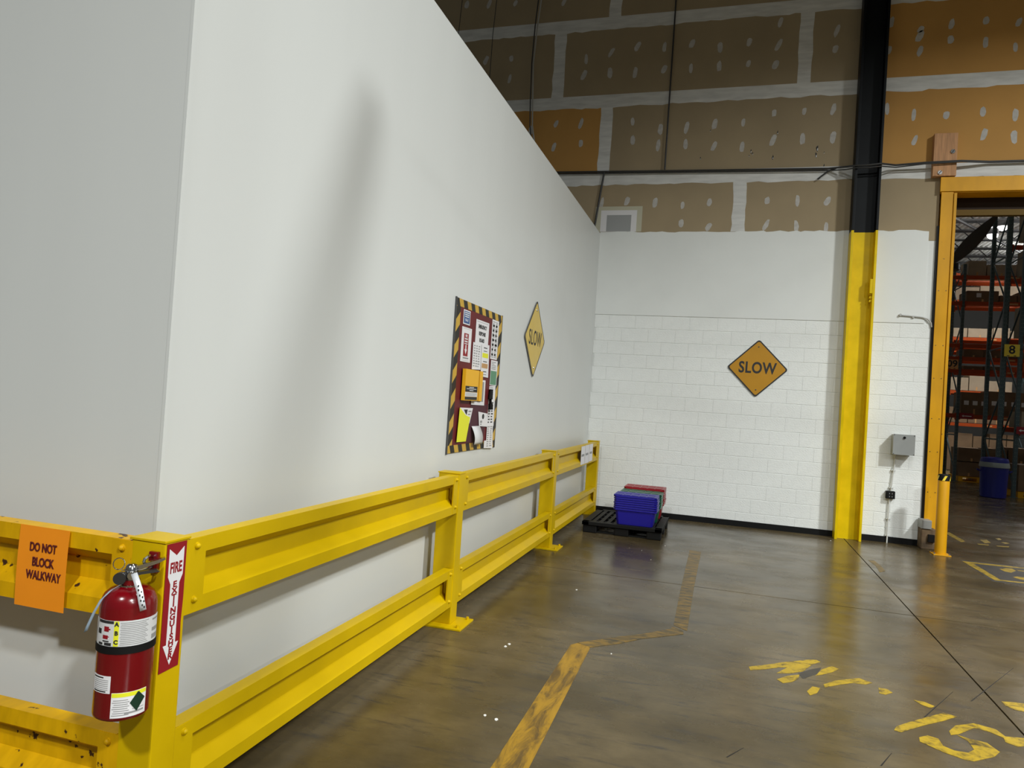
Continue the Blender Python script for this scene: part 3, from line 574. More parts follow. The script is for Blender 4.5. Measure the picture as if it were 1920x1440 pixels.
t, n = sheet('folded_sheet', 'white sheet with black print tucked behind the yellow envelope', 'notice', [(5.44, 1.49), (5.612, 1.43), (5.674, 1.557), (5.371, 1.561)], M['paper'], 4); slab('black_print', M['ink'], t, SIDE, [(5.46, 1.545), (5.55, 1.545), (5.53, 1.50), (5.50, 1.515)], n, n+.0006); lines('print', M['greyink'], t, SIDE, [(5.57, 5.64, 1.53, .012), (5.56, 5.62, 1.505, .01), (5.585, 5.61, 1.48, .01)], n)
t, n = sheet('photo_card', 'white card with a dark round picture in the lower middle of the board', 'card', [(5.86, 1.403), (6.083, 1.393), (6.059, 1.51), (5.819, 1.528)], M['paper'], 4); slab('dark_picture', M['ink'], t, SIDE, [(5.95+.03*math.cos(k*.7), 1.485+.024*math.sin(k*.7)) for k in range(9)], n, n+.0006); lines('print', M['greyink'], t, SIDE, [(5.88, 5.93, 1.44, .02), (5.885, 5.92, 1.418, .01)], n)
cs = thing('curled_note', 'blank white note curling outward at the bottom of the red board', 'note', (XB+.03, 5.78, 1.33)); bm = bmesh.new(); R_ = []
for k in range(9):
    s = k/8; R_.append([bm.verts.new((XB+.012+.03*math.sin(s*math.pi*.75), u+.03*s, 1.405-.155*s)) for u in (5.665, 5.87)])
for a, b in zip(R_, R_[1:]): bm.faces.new((a[0], a[1], b[1], b[0]))
o = link('sheet', bm, M['paper2'], cs, True); q = o.modifiers.new('s', 'SOLIDIFY'); q.thickness = .0008
t, n = sheet('route_list', 'long white list down the lower right edge of the red board', 'notice', [(6.093, 1.398), (6.28, 1.395), (6.264, 1.765), (6.092, 1.754)], M['paper'], 1); listing(t, n, 6.10, 6.25, 1.42, 1.62, 8, M['ink'], 2); listing(t, n, 6.10, 6.25, 1.63, 1.75, 8, M['greyink'], 1)
t, n = sheet('loose_sheet', 'white printed sheet hanging over the bottom right edge of the board', 'notice', [(6.03, 1.205), (6.275, 1.193), (6.248, 1.412), (6.083, 1.41), (6.085, 1.27), (6.03, 1.27)], M['paper'], 3); listing(t, n, 6.09, 6.25, 1.21, 1.40, 10, M['greyink'], 2)
mk = thing('black_marker', 'black marker pen hanging on a cord at the right of the red board', 'marker', (XB+.02, 6.09, 1.63)); bm = bmesh.new(); cyl(bm, (XB+.02, 6.085, 1.64), (XB+.02, 6.095, 1.725), .022, .018, 14); cyl(bm, (XB+.02, 6.11, 1.548), (XB+.02, 6.105, 1.60), .024, .02, 14); tube(bm, [(XB+.02, 6.105, 1.60), (XB+.02, 6.09, 1.64)], .012); link('pen_body', bm, M['rubber'], mk, True)

# ---------------------------------------------------------------- SLOW signs
def slow(name, label, fr, u, v, n, half, m, rot=0, letter=M['ink'], tsize=.228, sx=.78, bold=.006):
    c = fr.p(u, v, n); t = thing(name, label, 'sign', c)
    L = Fr(c, fr.U*math.cos(rot)+fr.V*math.sin(rot), fr.V*math.cos(rot)-fr.U*math.sin(rot))
    def dia(h, r):
        pts = []; 
        for k in range(4):
            a = k*math.pi/2
            for j in range(5):
                b = a-math.pi/4+math.pi/2*j/4; cc = h-r*math.sqrt(2); pts.append((cc*math.cos(a)+r*math.cos(b), cc*math.sin(a)+r*math.sin(b)))
        return pts
    slab('plate', M['signback'], t, L, dia(half, .035), .0, .0025); slab('black_border', letter, t, L, dia(half, .035), .0025, .003); slab('face', m, t, L, dia(half-.026, .028), .003, .0036)
    text('SLOW', tsize, letter, t, L, 0, 0, .0042, bold=bold, sx=sx, name='lettering', sp=1.08)
    for vv in (half*.74, -half*.74): bm = bmesh.new(); cyl(bm, L.p(0, vv, .003), L.p(0, vv, .010), .012, .009, 12); link('screw', bm, M['chrome'], t, True)
slow('slow_sign', 'orange diamond SLOW sign facing the room on the white block wall', BACK, .388, 2.322, -(D-.012), .425, M['sign'], rot=-.015)
slow('slow_sign', 'narrow-looking yellow diamond SLOW sign on the white side wall beyond the notice board', SIDE, 7.55, 2.318, XL+.010, .425, M['sign2'], rot=0, bold=.002)

# ---------------------------------------------------------------- boxes, conduits on back wall
cb = thing('control_box', 'grey square metal control box on the block wall right of the yellow column', 'control box', (2.33, D, 1.36))
bx('enclosure', M['grey'], cb, 2.20, 2.455, D-.17, D-.016, 1.235, 1.50, .004); bx('cover_plate', M['grey'], cb, 2.193, 2.462, D-.178, D-.170, 1.228, 1.508, .002); bx('stand_off', M['pipe'], cb, 2.25, 2.40, D-.017, D-.0005, 1.2, 1.5)
bm = bmesh.new(); cyl(bm, (2.33, D-.178, 1.465), (2.33, D-.198, 1.465), .017, .014, 16); link('black_knob', bm, M['rubber'], cb, True)
bm = bmesh.new()
for a in (2.205, 2.45):
    for b in (1.24, 1.497): cyl(bm, (a, D-.178, b), (a, D-.182, b), .006, n=8)
link('screw', bm, M['darkmetal'], cb)
ob = thing('outlet_box', 'small black outlet box on the conduit below the control box', 'outlet', (2.22, D, .67))
bx('box_body', M['rubber'], ob, 2.165, 2.275, D-.075, D-.001, .61, .715, .006); bx('face_plate', M['rubber'], ob, 2.172, 2.268, D-.082, D-.075, .617, .708, .003)
bm = bmesh.new()
for z in (.642, .683): box(bm, 2.20, 2.207, D-.084, D-.082, z-.008, z+.008); box(bm, 2.232, 2.239, D-.084, D-.082, z-.008, z+.008)
link('slot', bm, M['greyink'], ob)
cp = thing('wall_conduit', 'thin white painted conduit running from the control box down to the floor', 'conduit', (2.22, D, 0))
bm = bmesh.new(); tube(bm, [(2.262, D-.03, 1.234), (2.258, D-.03, 1.1), (2.24, D-.03, .9), (2.228, D-.03, .716)], .010, 10); tube(bm, [(2.215, D-.03, .609), (2.21, D-.03, .0)], .010, 10); link('tube', bm, M['pipe'], cp, True)
for x, z in [(2.246, 1.0), (2.231, .76), (2.213, .33), (2.211, .1)]:
    bm = bmesh.new(); box(bm, x-.028, x+.028, D-.028, D-.001, z-.01, z+.01, .002); cyl(bm, (x, D-.03, z-.008), (x, D-.03, z+.008), .015, n=12); link('strap', bm, M['pipe'], cp)
pw = thing('bent_conduit', 'short bent grey conduit stub on the white wall left of the door frame', 'conduit', (2.4, D, 3.13))
bm = bmesh.new(); tube(bm, [(2.226, D-.02, 3.158), (2.26, D-.02, 3.152), (2.40, D-.02, 3.142), (2.50, D-.02, 3.132), (2.57, D-.02, 3.11), (2.61, D-.02, 3.06), (2.622, D-.02, 3.0)], .010, 10); cyl(bm, (2.226, D-.001, 3.158), (2.226, D-.04, 3.158), .017, n=12); box(bm, 2.375, 2.40, D-.03, D-.001, 3.12, 3.15); link('tube', bm, M['lightcable'], pw, True)
# overhead conduits/cables
def cable(name, label, pts, r, m=M['cable'], cat='cable'):
    bm = bmesh.new(); tube(bm, pts, r, 8); o = link(name, bm, m, None, True); return tag(o, label, cat)
yc = D-.035
cable('black_cable', 'upper of the two black cables running level along the drywall and past the column', [(-4.5, yc, 5.30), (-2.8, yc, 5.295), (-1, yc, 5.265), (1.2, yc, 5.235), (1.42, D-.14, 5.22), (1.54, D-.245, 5.20), (1.7, D-.25, 5.20), (1.85, D-.245, 5.215), (2.05, D-.10, 5.235), (2.4, D-.125, 5.25), (2.85, D-.125, 5.262), (3.2, yc-.02, 5.262), (6.5, yc, 5.27)], .014)
cable('black_cable', 'lower thinner cable sagging beside the upper one across the drywall', [(-4.5, yc, 5.272), (-2.8, yc, 5.267), (-1, yc, 5.24), (1.2, yc, 5.205), (1.42, D-.14, 5.18), (1.54, D-.245, 5.17), (1.7, D-.25, 5.165), (1.85, D-.245, 5.18), (2.05, D-.10, 5.205), (2.4, D-.14, 5.228), (2.85, D-.14, 5.245), (3.2, yc-.02, 5.25), (6.5, yc, 5.25)], .009)
cable('dropped_cable', 'straight black cable hanging down the drywall to the level cables', [(-1.10, D-.05, 9.5), (-1.10, D-.05, 7.9), (-1.108, D-.05, 6.5), (-1.115, D-.04, 5.29)], .012)
cable('slanted_cable', 'black cable slanting down behind the top corner of the white enclosure', [(-2.045, D-.03, 5.27), (-2.09, D-.03, 4.9), (-2.135, D-.03, 4.5), (-2.16, D-.03, 4.34)], .014)
cable('short_cable_end', 'short black cable end looped off the level cables left of the column', [(1.30, D-.03, 5.24), (1.20, D-.035, 5.20), (1.10, D-.04, 5.12), (1.06, D-.04, 5.08)], .012)
cable('wavy_cable', 'pair of grey cables hanging in a wave left of the black cable', [(-3.18, 10.9, 9.5), (-3.19, 10.9, 8.2), (-3.24, 10.9, 7.6), (-3.27, 10.9, 7.0), (-3.24, 10.9, 6.4), (-3.22, 10.9, 6.0), (-3.17, 10.9, 5.75), (-3.10, 10.9, 5.5), (-2.95, 10.9, 5.3)], .013, M['lightcable'])
cable('wavy_cable', 'darker thin cable twisting beside the wavy grey cable', [(-3.21, 10.87, 9.5), (-3.23, 10.87, 8.2), (-3.27, 10.87, 7.6), (-3.285, 10.87, 7.0), (-3.27, 10.87, 6.4), (-3.25, 10.87, 6.0), (-3.2, 10.87, 5.7), (-3.14, 10.87, 5.45)], .010)
for i, (x, l) in enumerate([(-4.55, 'thin dark cable hanging at the far upper left of the drywall'), (-3.95, 'thin dark cable hanging between the far left one and the wavy cables')]): cable('thin_cable', l, [(x+.1, 10.8, 9.5), (x, 10.8, 7.5), (x-.02, 10.8, 5.5)], .006)

# ---------------------------------------------------------------- floor markings
def fmark(name, label, pts, m, z=.0015, group=None): 
    o = slab(name, m, None, FLOOR, pts, 0.0003, z); return tag(o, label, 'floor marking', group)
fmark('floor_tape', 'long yellow floor tape running from the near edge toward the bend', [(-.96, 2.0), (-.80, 2.0), (-.765, 3.2), (-.80, 4.90), (-.83, 4.945), (-.90, 4.955), (-.935, 4.9), (-.925, 3.15)], M['tapeA'])
fmark('floor_tape', 'short scuffed yellow tape slanting between the two long strips', [(-.899, 4.966), (-.80, 4.913), (-.625, 5.09), (-.494, 5.266), (-.215, 5.526), (-.22, 5.60), (-.305, 5.679), (-.312, 5.614), (-.506, 5.373), (-.647, 5.242), (-.835, 5.034)], M['tapeC'], .0018)
fmark('floor_tape', 'faded yellow floor tape running toward the pallet', [(-.193, 5.62), (-.202, 7.07), (-.195, 8.80), (-.329, 8.81), (-.316, 6.82), (-.30, 5.72), (-.25, 5.67)], M['tapeC'])
LET = {'a': [(0.232, 5.044), (0.312, 5.108), (0.394, 5.18), (0.436, 5.223), (0.638, 5.388), (0.685, 5.402), (0.708, 5.375), (0.649, 5.298), (0.574, 5.124), (0.491, 5.046), (0.403, 5.005), (0.48, 5.153), (0.425, 5.125), (0.319, 5.033), (0.24, 4.982)],
 'b': [(0.396, 4.889), (0.467, 4.986), (0.543, 5.045), (0.531, 4.966), (0.488, 4.89), (0.429, 4.84)], 'c': [(0.644, 5.078), (0.697, 5.216), (0.768, 5.317), (0.812, 5.287), (0.762, 5.203), (0.686, 5.116)],
 'd': [(0.561, 4.764), (0.603, 4.866), (0.647, 4.862), (0.619, 4.766), (0.573, 4.707)], 'e': [(0.674, 4.935), (0.75, 5.035), (0.832, 5.103), (0.915, 5.163), (0.984, 5.113), (0.935, 5.062), (0.861, 5.053), (0.779, 4.986), (0.676, 4.884)],
 'f': [(1.007, 5.044), (1.055, 5.04), (1.076, 4.991), (1.026, 4.936), (0.992, 4.941)], 'g': [(1.176, 4.921), (1.234, 4.917), (1.277, 4.873), (1.246, 4.828), (1.205, 4.863)],
 'h': [(0.964, 4.393), (0.988, 4.454), (1.07, 4.548), (1.173, 4.655), (1.3, 4.785), (1.365, 4.762), (1.267, 4.656), (1.136, 4.533), (0.997, 4.384)],
 'i': [(1.261, 4.519), (1.318, 4.617), (1.434, 4.702), (1.529, 4.662), (1.548, 4.581), (1.643, 4.605), (1.604, 4.489), (1.568, 4.467), (1.522, 4.503), (1.532, 4.555), (1.483, 4.611), (1.413, 4.63), (1.301, 4.498), (1.256, 4.468)],
 'j': [(1.29, 4.483), (1.342, 4.459), (1.418, 4.446), (1.449, 4.351), (1.402, 4.277), (1.281, 4.173), (1.24, 4.171), (1.155, 4.219), (1.068, 4.302), (1.077, 4.357), (1.128, 4.403), (1.175, 4.383), (1.176, 4.299), (1.217, 4.264), (1.28, 4.266), (1.324, 4.321), (1.324, 4.422)],
 'k': [(1.71, 5.151), (1.779, 5.171), (1.9, 5.18), (1.86, 5.02), (1.798, 5.03), (1.743, 5.039), (1.711, 5.09)]}
lt = thing('floor_lettering', 'worn yellow painted letters flaking off the concrete in the right foreground', 'floor marking', (1.0, 4.8, 0))
slab('stroke_ghost', M['paintdark'], lt, FLOOR, [(.535, 5.06), (.62, 5.18), (.70, 5.26), (.66, 5.12), (.56, 4.98)], 0.0002, .0008)
for k, p in LET.items(): slab('stroke', M['paintY'], lt, FLOOR, p, .0003, .0016)
fmark('floor_paint_spot', 'faint leftover yellow paint spot on the floor in front of the steel column', [(1.713, 9.523), (1.784, 9.568), (1.80, 9.2), (1.792, 8.956), (1.714, 8.848), (1.74, 9.2)], M['tapeC'])
fb = thing('floor_box_marking', 'yellow outlined box with worn letters on the floor in front of the doorway', 'floor marking', (3.1, 9.8, 0))
slab('stroke_ghost', M['paintdark'], fb, FLOOR, [(2.90, 10.30), (4.4, 10.36), (4.2, 9.1), (2.88, 9.1)], .0002, .0006)
for p in [[(2.896, 10.225), (2.926, 9.185), (3.001, 9.25), (2.99, 10.14)], [(2.896, 10.225), (2.99, 10.14), (4.4, 10.20), (4.4, 10.28)], [(2.926, 9.185), (3.001, 9.25), (4.2, 9.34), (4.2, 9.26)], [(3.212, 9.957), (3.299, 10.047), (3.382, 10.081), (3.388, 9.96), (3.28, 9.79), (3.228, 9.826)], [(3.412, 9.975), (3.467, 9.956), (3.6, 9.97), (3.6, 10.04), (3.49, 10.023), (3.418, 10.032)], [(3.208, 9.513), (3.276, 9.587), (3.4, 9.57), (3.45, 9.46), (3.276, 9.395), (3.229, 9.445)]]:
    slab('stroke', M['paintY'], fb, FLOOR, p, .0006, .0016)
fc = thing('floor_text_marking', 'faded yellow floor text just inside the storage area beyond the doorway', 'floor marking', (3.7, 12.2, 0))
for p in [[(3.336, 12.714), (3.436, 12.816), (3.429, 12.015), (3.343, 11.877)], [(3.711, 12.345), (3.825, 12.424), (3.794, 12.134), (3.683, 12.032)], [(4.016, 12.669), (4.091, 12.75), (4.077, 12.599), (4.002, 12.492)], [(3.544, 11.886), (3.704, 11.918), (3.674, 11.847), (3.545, 11.835)], [(3.978, 12.313), (4.05, 12.336), (4.079, 12.277), (3.986, 12.187)], [(3.783, 11.896), (3.962, 11.942), (3.931, 11.871), (3.783, 11.846)]]:
    slab('stroke', M['paintY'], fc, FLOOR, p, .0003, .0016)
for i, (x, y) in enumerate([(-1.187, 6.34), (-.648, 4.856), (-1.319, 4.716), (-1.33, 4.66), (-1.05, 3.6), (-1.12, 3.62), (-.62, 8.9), (-1.0, 8.5), (-.85, 8.45), (2.56, 6.95), (1.45, 10.7), (-.7, 8.0)]):
    s = random.uniform(.006, .014); pts = [(x+s*random.uniform(.4, 1)*math.cos(k), y+s*1.6*random.uniform(.5, 1)*math.sin(k)) for k in [j*1.05 for j in range(6)]]
    tag(slab('litter_scrap', M['litter'], None, FLOOR, pts, 0, .003), 'tiny white scrap of litter lying on the concrete floor', 'litter', 'white scraps on the floor')

# ---------------------------------------------------------------- pallet and totes
pal = thing('pallet', 'black plastic pallet in the corner under the stacked totes', 'pallet', (-1.19, 9.75, 0))
PX0, PX1, PY0, PY1 = -1.70, -.69, 9.16, 10.34
bm = bmesh.new()
box(bm, PX0, PX1, PY0, PY0+.09, .10, .145, .005); box(bm, PX0, PX1, PY1-.09, PY1, .10, .145, .005); box(bm, PX0, PX0+.09, PY0, PY1, .10, .145, .005); box(bm, PX1-.09, PX1, PY0, PY1, .10, .145, .005)
link('deck_frame', bm, M['pallet'], pal)
for k in range(9):
    bm = bmesh.new(); x = PX0+.09+(PX1-PX0-.18)*(k+.5)/9; box(bm, x-.026, x+.026, PY0+.08, PY1-.08, .108, .14, .003); link('deck_slat', bm, M['pallet'], pal)
for k in range(4):
    bm = bmesh.new(); y = PY0+.25+k*.23; box(bm, PX0+.08, PX1-.08, y-.018, y+.018, .095, .128, .003); link('cross_rib', bm, M['pallet'], pal)
for a in (PX0+.10, (PX0+PX1)/2, PX1-.10):
    for b in (PY0+.11, (PY0+PY1)/2, PY1-.11):
        bm = bmesh.new(); box(bm, a-.09, a+.09, b-.085, b+.085, 0, .101, .012); link('foot', bm, M['pallet'], pal)
for b in (PY0+.11, (PY0+PY1)/2, PY1-.11):
    bm = bmesh.new(); box(bm, PX0+.02, PX1-.02, b-.05, b+.05, .0, .018, .004); link('bottom_runner', bm, M['pallet'], pal)
def tote_mesh(m):
    # nestable tote, tapered, open, ribbed rim ; 0.55 x 0.40 footprint at the rim, height .30
    bm = bmesh.new(); W, L_, Hh, t = .275, .19, .20, .006
    def loop(w_, l_, z): 
        c = .03; return [bm.verts.new((sx*(w_-(c if i else 0)), sy*(l_-(0 if i else c)), z)) for sx, sy, i in [(-1, -1, 0), (-1, -1, 1), (1, -1, 1), (1, -1, 0), (1, 1, 0), (1, 1, 1), (-1, 1, 1), (-1, 1, 0)]]
    prof = [(.82, 0), (.91, Hh-.020), (.995, Hh-.020), (1.0, Hh-.006), (.98, Hh), (.90, Hh), (.79, .008)]
    rg = [loop(W*s, L_*s, z) for s, z in prof]
    for a, b in zip(rg, rg[1:]):
        for k in range(8): bm.faces.new((a[k], a[(k+1) % 8], b[(k+1) % 8], b[k]))
    bm.faces.new(rg[0][::-1]); bm.faces.new(rg[-1]); return bm
def totes(cx, cy, n, m, colour, where, rot):
    base = None
    for k in range(n):
        last = k == n-1
        pos = 'topmost' if last else ('bottom' if k == 0 else ['second', 'third', 'fourth', 'fifth', 'sixth', 'seventh'][k-1]+' from the bottom')
        t = thing('storage_tote', f'{colour} plastic tote {where}, {pos} of its nest', 'tote', (cx+random.uniform(-.004, .004), cy, .146+k*.0275), f'nested {colour} totes on the pallet')
        t.rotation_euler = (0, 0, rot)
        if base is None:
            base = link('shell', tote_mesh(m), m, None, False); base.parent = t
        else:
            o = base.copy(); C.objects.link(o); o.parent = t
        if last:
            bm = bmesh.new(); 
            for s in (-1, 1):   # folded interlocking lid halves
                box(bm, -.272, .272, min(s*.004, s*.188), max(s*.004, s*.188), .202, .210, .002)
                for j in range(5): box(bm, -.25+j*.1, -.17+j*.1, min(s*.03, s*.16), max(s*.03, s*.16), .210, .214)
            l = link('lid', bm, m, None); l.parent = t
totes(-1.045, 9.39, 7, M['blue'], 'blue', 'in the front stack', 0); totes(-1.03, 9.78, 7, M['greenp'], 'green', 'in the middle stack', 0); totes(-1.02, 10.15, 8, M['redp'], 'red', 'in the rear stack', 0)

# ---------------------------------------------------------------- storage area beyond the doorway
deckbm = bmesh.new(); y0, y1 = D+.3, 46; x = 1.0
vprev = None
while x < 21:
    for dx, z in [(0, 9.60), (.06, 9.60), (.08, 9.66), (.17, 9.66)]:
        a, b = deckbm.verts.new((x+dx, y0, z)), deckbm.verts.new((x+dx, y1, z))
        if vprev: deckbm.faces.new((vprev[0], a, b, vprev[1]))
        vprev = (a, b)
    x += .19
dk = struct(link('ceiling_deck', deckbm, M['deck'], None)); so = dk.modifiers.new('s', 'SOLIDIFY'); so.thickness = .01
struct(bx('wall_far', M['ceil'], None, -2, 22, 46, 46.2, 0, 9.7)); struct(bx('wall_right', M['plaster'], None, 21.8, 22, D+.3, 46, 0, 9.7)); struct(bx('wall_storage', M['plaster'], None, .8, 1.0, D+.3, 46, 0, 9.7))
jx0, jx1 = 3, 20
jr = None
for k in range(14):
    y = 22.0+k*1.55
    if jr is None:
        bm = bmesh.new(); box(bm, jx0, jx1, -.04, .04, 8.80, 8.86); box(bm, jx0, jx1, -.04, .04, 9.50, 9.56); n = 24
        for i in range(n):
            a = jx0+(jx1-jx0)*i/n; b = jx0+(jx1-jx0)*(i+1)/n; zz = (8.84, 9.5) if i % 2 == 0 else (9.5, 8.84); cyl(bm, (a, 0, zz[0]), (b, 0, zz[1]), .022, n=5)
        jr = link('roof_joist', bm, M['joist'], None); o = jr
    else: o = jr.copy(); C.objects.link(o)
    o.location = (0, y, 0); tag(o, 'dark open-web steel roof joist over the storage area', 'joist', 'roof joists over the storage area')
bm = bmesh.new(); cyl(bm, (6.0, 26, 8.72), (11.5, 34, 8.72), .05, n=8); tag(link('ceiling_pipe', bm, M['joist'], None, True), 'dark sprinkler pipe running diagonally under the roof joists', 'pipe')

def rack(name, label, frames, yf, h, beams, depth=1.07):
    t = thing(name, label, 'rack', (frames[0], yf, 0))
    for x in frames:
        for y in (yf, yf+depth):
            bm = bmesh.new(); box(bm, x-.042, x+.042, y-.012, y+.006, 0, h); box(bm, x-.042, x-.034, y, y+.07, 0, h); box(bm, x+.034, x+.042, y, y+.07, 0, h); box(bm, x-.08, x+.08, y-.05, y+.1, 0, .01)
            u = link('upright', bm, M['upright'], t)
            bm = bmesh.new(); z = .3
            while z < h-.1:
                for s in (-.02, .02): box(bm, x+s-.005, x+s+.005, y-.014, y-.012, z, z+.013)
                z += .1
            so_ = link('slot_row', bm, M['greyink'], u); so_['kind'] = 'stuff'
        bm = bmesh.new(); z = .25; s = 0
        while z < h-.3:
            z2 = min(h-.1, z+1.15)
            if s % 1 == 0: cyl(bm, (x, yf+.03, z), (x, yf+depth, z2) if s % 2 == 0 else (x, yf+depth, z), .02, n=6)
            if s % 2: cyl(bm, (x, yf+depth, z), (x, yf+.03, z2), .02, n=6)
            z = z2; s += 1
        link('bracing', bm, M['upright'], t)
    for x0, x1 in zip(frames, frames[1:]):
        if x1-x0 < .8: continue
        for z in beams:
            for y in (yf-.02, yf+depth):
                bm = bmesh.new(); box(bm, x0+.04, x1-.04, y, y+.05, z-.12, z, .006); box(bm, x0+.04, x0+.07, y-.01, y+.055, z-.18, z+.02); box(bm, x1-.07, x1-.04, y-.01, y+.055, z-.18, z+.02)
                b = link('beam', bm, M['rust'], t)
                if y < yf:
                    bm = bmesh.new(); xm = (x0+x1)/2; box(bm, xm-.12, xm+.12, y-.003, y, z-.085, z-.035); link('beam_label', bm, M['tan'], b)
    return t
LA = [1.72, 3.3, 4.02, 5.6, 6.5]; LB = [2.05, 3.42, 3.80, 4.2, 5.50, 6.30]; LC = [1.8, 3.0, 4.55, 5.0, 6.4, 7.4]
rack('pallet_rack', 'near green and orange pallet rack behind the blue bin', [6.50, 6.87, 9.6, 12.3], 20.6, 7.9, LA)
rack('pallet_rack', 'further pallet rack seen left of the blue bin', [4.10, 6.75, 9.4, 12.1], 25.0, 6.65, LB)
rack('pallet_rack', 'brightly lit farthest pallet rack seen through the gap between cartons', [5.2, 7.9, 10.6, 13.3], 30.5, 8.0, LC)
def carton(x, y, z, wx, wy, hz, m, label, group='cartons on the storage racks', labs=0):
    t = thing('carton', label, 'box', (x, y, z), group)
    bm = bmesh.new(); box(bm, x, x+wx, y, y+wy, z, z+hz, .006); c = link('carton_body', bm, m, t)
    bm = bmesh.new(); box(bm, x+wx/2-.025, x+wx/2+.025, y-.002, y+.0, z+.002, z+hz*.25); box(bm, x+wx/2-.025, x+wx/2+.025, y, y+wy, z+hz, z+hz+.002); link('tape_strip', bm, M['tan'], t)
    if labs:
        bm = bmesh.new()
        for k in range(labs): a = x+wx*(k+.3)/labs; box(bm, a, a+.13, y-.003, y, z+hz*.42, z+hz*.42+.13)
        link('paper_label', bm, M['paper'], t)
ORD = ['first', 'second', 'third', 'fourth', 'fifth', 'sixth', 'seventh', 'eighth', 'ninth']
def fill(y, bays, z, hmin, hmax, seed, lab, m=None, labs=0):
    rd = random.Random(seed); k = 0
    for x0, x1 in bays:
        x = x0
        while x < x1-.3:
            wx = min(rd.uniform(.45, .9), x1-x); carton(x, y+.08, z, wx-.03, .8, rd.uniform(hmin, hmax), m or rd.choice([M['box'], M['box'], M['box2']]), ORD[k]+' carton from the left on '+lab, 'cartons on '+lab, labs)
            x += wx; k += 1
BB = [(6.86, 8.9)]; AB = [(6.98, 7.9)]
for i, (z, h0, h1, lv) in enumerate([(6.305, .3, .5, 'top level'), (5.505, .2, .35, 'second level down'), (3.805, .2, .28, 'middle level'), (3.425, .1, .2, 'level under the middle'), (2.055, .45, .75, 'level above the arrow plate')]):
    fill(25.0, BB, z, h0, h1, i+1, 'the further rack, '+lv, m=M['box2'] if i == 0 else M['box'], labs=(0, 1, 0, 0, 3)[i])
fill(25.0, BB, .16, .42, .45, 41, 'the yellow pallets under the further rack', M['box']); fill(25.0, BB, .615, .4, .55, 42, 'the floor level cartons of the further rack', M['box'])
fill(20.6, AB, .16, .5, .8, 51, 'the floor level of the near rack'); fill(20.6, AB, 1.725, .4, .5, 52, 'the first level of the near rack', labs=1); fill(20.6, AB, 4.025, .5, .8, 53, 'the third level of the near rack', M['box2']); fill(20.6, AB, 5.605, .6, .8, 54, 'the fourth level of the near rack', M['box2']); fill(20.6, AB, 6.505, .6, .9, 55, 'the top level of the near rack', M['box2'])
for i, z in enumerate([.02, 1.82, 3.02, 5.02, 6.42]): fill(30.5, [(5.26, 7.82), (7.98, 10.3)], z, *((1.2, 1.5), (.5, .7), (.35, .6), (.22, .4), (.4, .8))[i], 60+i, 'the brightly lit farthest rack, level %s' % ['at the floor', 'one up', 'two up', 'four up', 'five up'][i], M['box'] if i < 2 else M['box2'])
for j, (x, y) in enumerate([(6.85, 24.98), (8.1, 24.98), (6.98, 20.66), (8.2, 20.66)]):
    t = thing('wooden_pallet', ['yellow pallet under the cartons of the further rack, left one', 'yellow pallet under the cartons of the further rack, right one', 'yellow pallet under the near rack right of the blue bin', 'yellow pallet under the near rack at the frame edge'][j], 'pallet', (x, y, 0)); 
    for z0_, z1_ in ((0, .02), (.12, .15)): bx('deck_board', M['amber'], t, x, x+1.15, y, y+1.0, z0_, z1_)
    for a in (0, .5, 1.03): bx('stringer', M['amber'], t, x+a, x+a+.12, y, y+1.0, .02, .12)
def plate(txt, x, y, z, wd, ht, m, lab, red=False):
    t = thing('aisle_plate', lab, 'sign', (x, y, z)); F = Fr((0, y, 0), (1, 0, 0), (0, 0, 1))
    slab('plate_face', m, t, F, rect(x-wd/2, z-ht/2, x+wd/2, z+ht/2), 0, .01); text(txt, ht*.95, M['ink'], t, F, x, z+.01, .012, bold=.006)
    bx('hanger_bar', M['upright'], t, x-wd*.3, x+wd/2+.09, y+.0, y+.075, z+ht*.2, z+ht*.28)
    lines('print_dash', M['ink'], t, F, [(x-wd*.32, x-wd*.15, z-ht*.44, .02), (x+wd*.12, x+wd*.28, z-ht*.44, .02)], .01)
plate('8', 6.65, 20.52, 3.62, .33, .30, M['plateyellow'], 'yellow aisle plate with the number 8 on the near rack'); plate('09', 6.51, 24.9, 3.55, .32, .30, M['plateorange'], 'dull orange aisle plate with the number 09 beside the door frame')
for j, (x, y, z) in enumerate([(6.98, 24.95, 1.99), (7.02, 20.55, 1.66)]):
    t = thing('arrow_plate', ['red arrow plate on the beam of the further rack', 'red arrow plate on the beam of the near rack'][j], 'sign', (x, y, z)); F = Fr((0, y, 0), (1, 0, 0), (0, 0, 1))
    slab('plate_face', M['redprint'], t, F, rect(x-.18, z-.09, x+.18, z+.09), 0, .01); slab('arrow_mark', M['paper'], t, F, [(x-.13, z), (x-.08, z+.035), (x-.08, z+.012), (x+.13, z+.012), (x+.13, z-.012), (x-.08, z-.012), (x-.08, z-.035)], .01, .012)
# blue bin
bn = thing('waste_bin', 'round blue waste bin standing in the storage area in front of the racks', 'bin', (6.28, 20.15, 0)); bc = (6.27, 20.1, 0)
bm = bmesh.new(); lathe(bm, [(.25, 0), (.27, .02), (.30, .74), (.315, .745), (.315, .775), (.30, .78), (.285, .77)], bc, 32); link('barrel', bm, M['bin'], bn, True)
bm = bmesh.new(); lathe(bm, [(.318, .735), (.322, .76), (.305, .85), (.28, .86)], bc, 32); link('liner', bm, M['liner'], bn, True)
bm = bmesh.new(); lathe(bm, [(.295, .83), (.298, .90), (.27, .955), (.12, .975), (.02, .98)], bc, 32); link('lid', bm, M['bin'], bn, True)
bm = bmesh.new(); 
for s in (-1, 1): tube(bm, [(bc[0]+s*.30, bc[1]-.06, .62), (bc[0]+s*.36, bc[1]-.05, .66), (bc[0]+s*.36, bc[1]+.05, .66), (bc[0]+s*.30, bc[1]+.06, .62)], .015, 6)
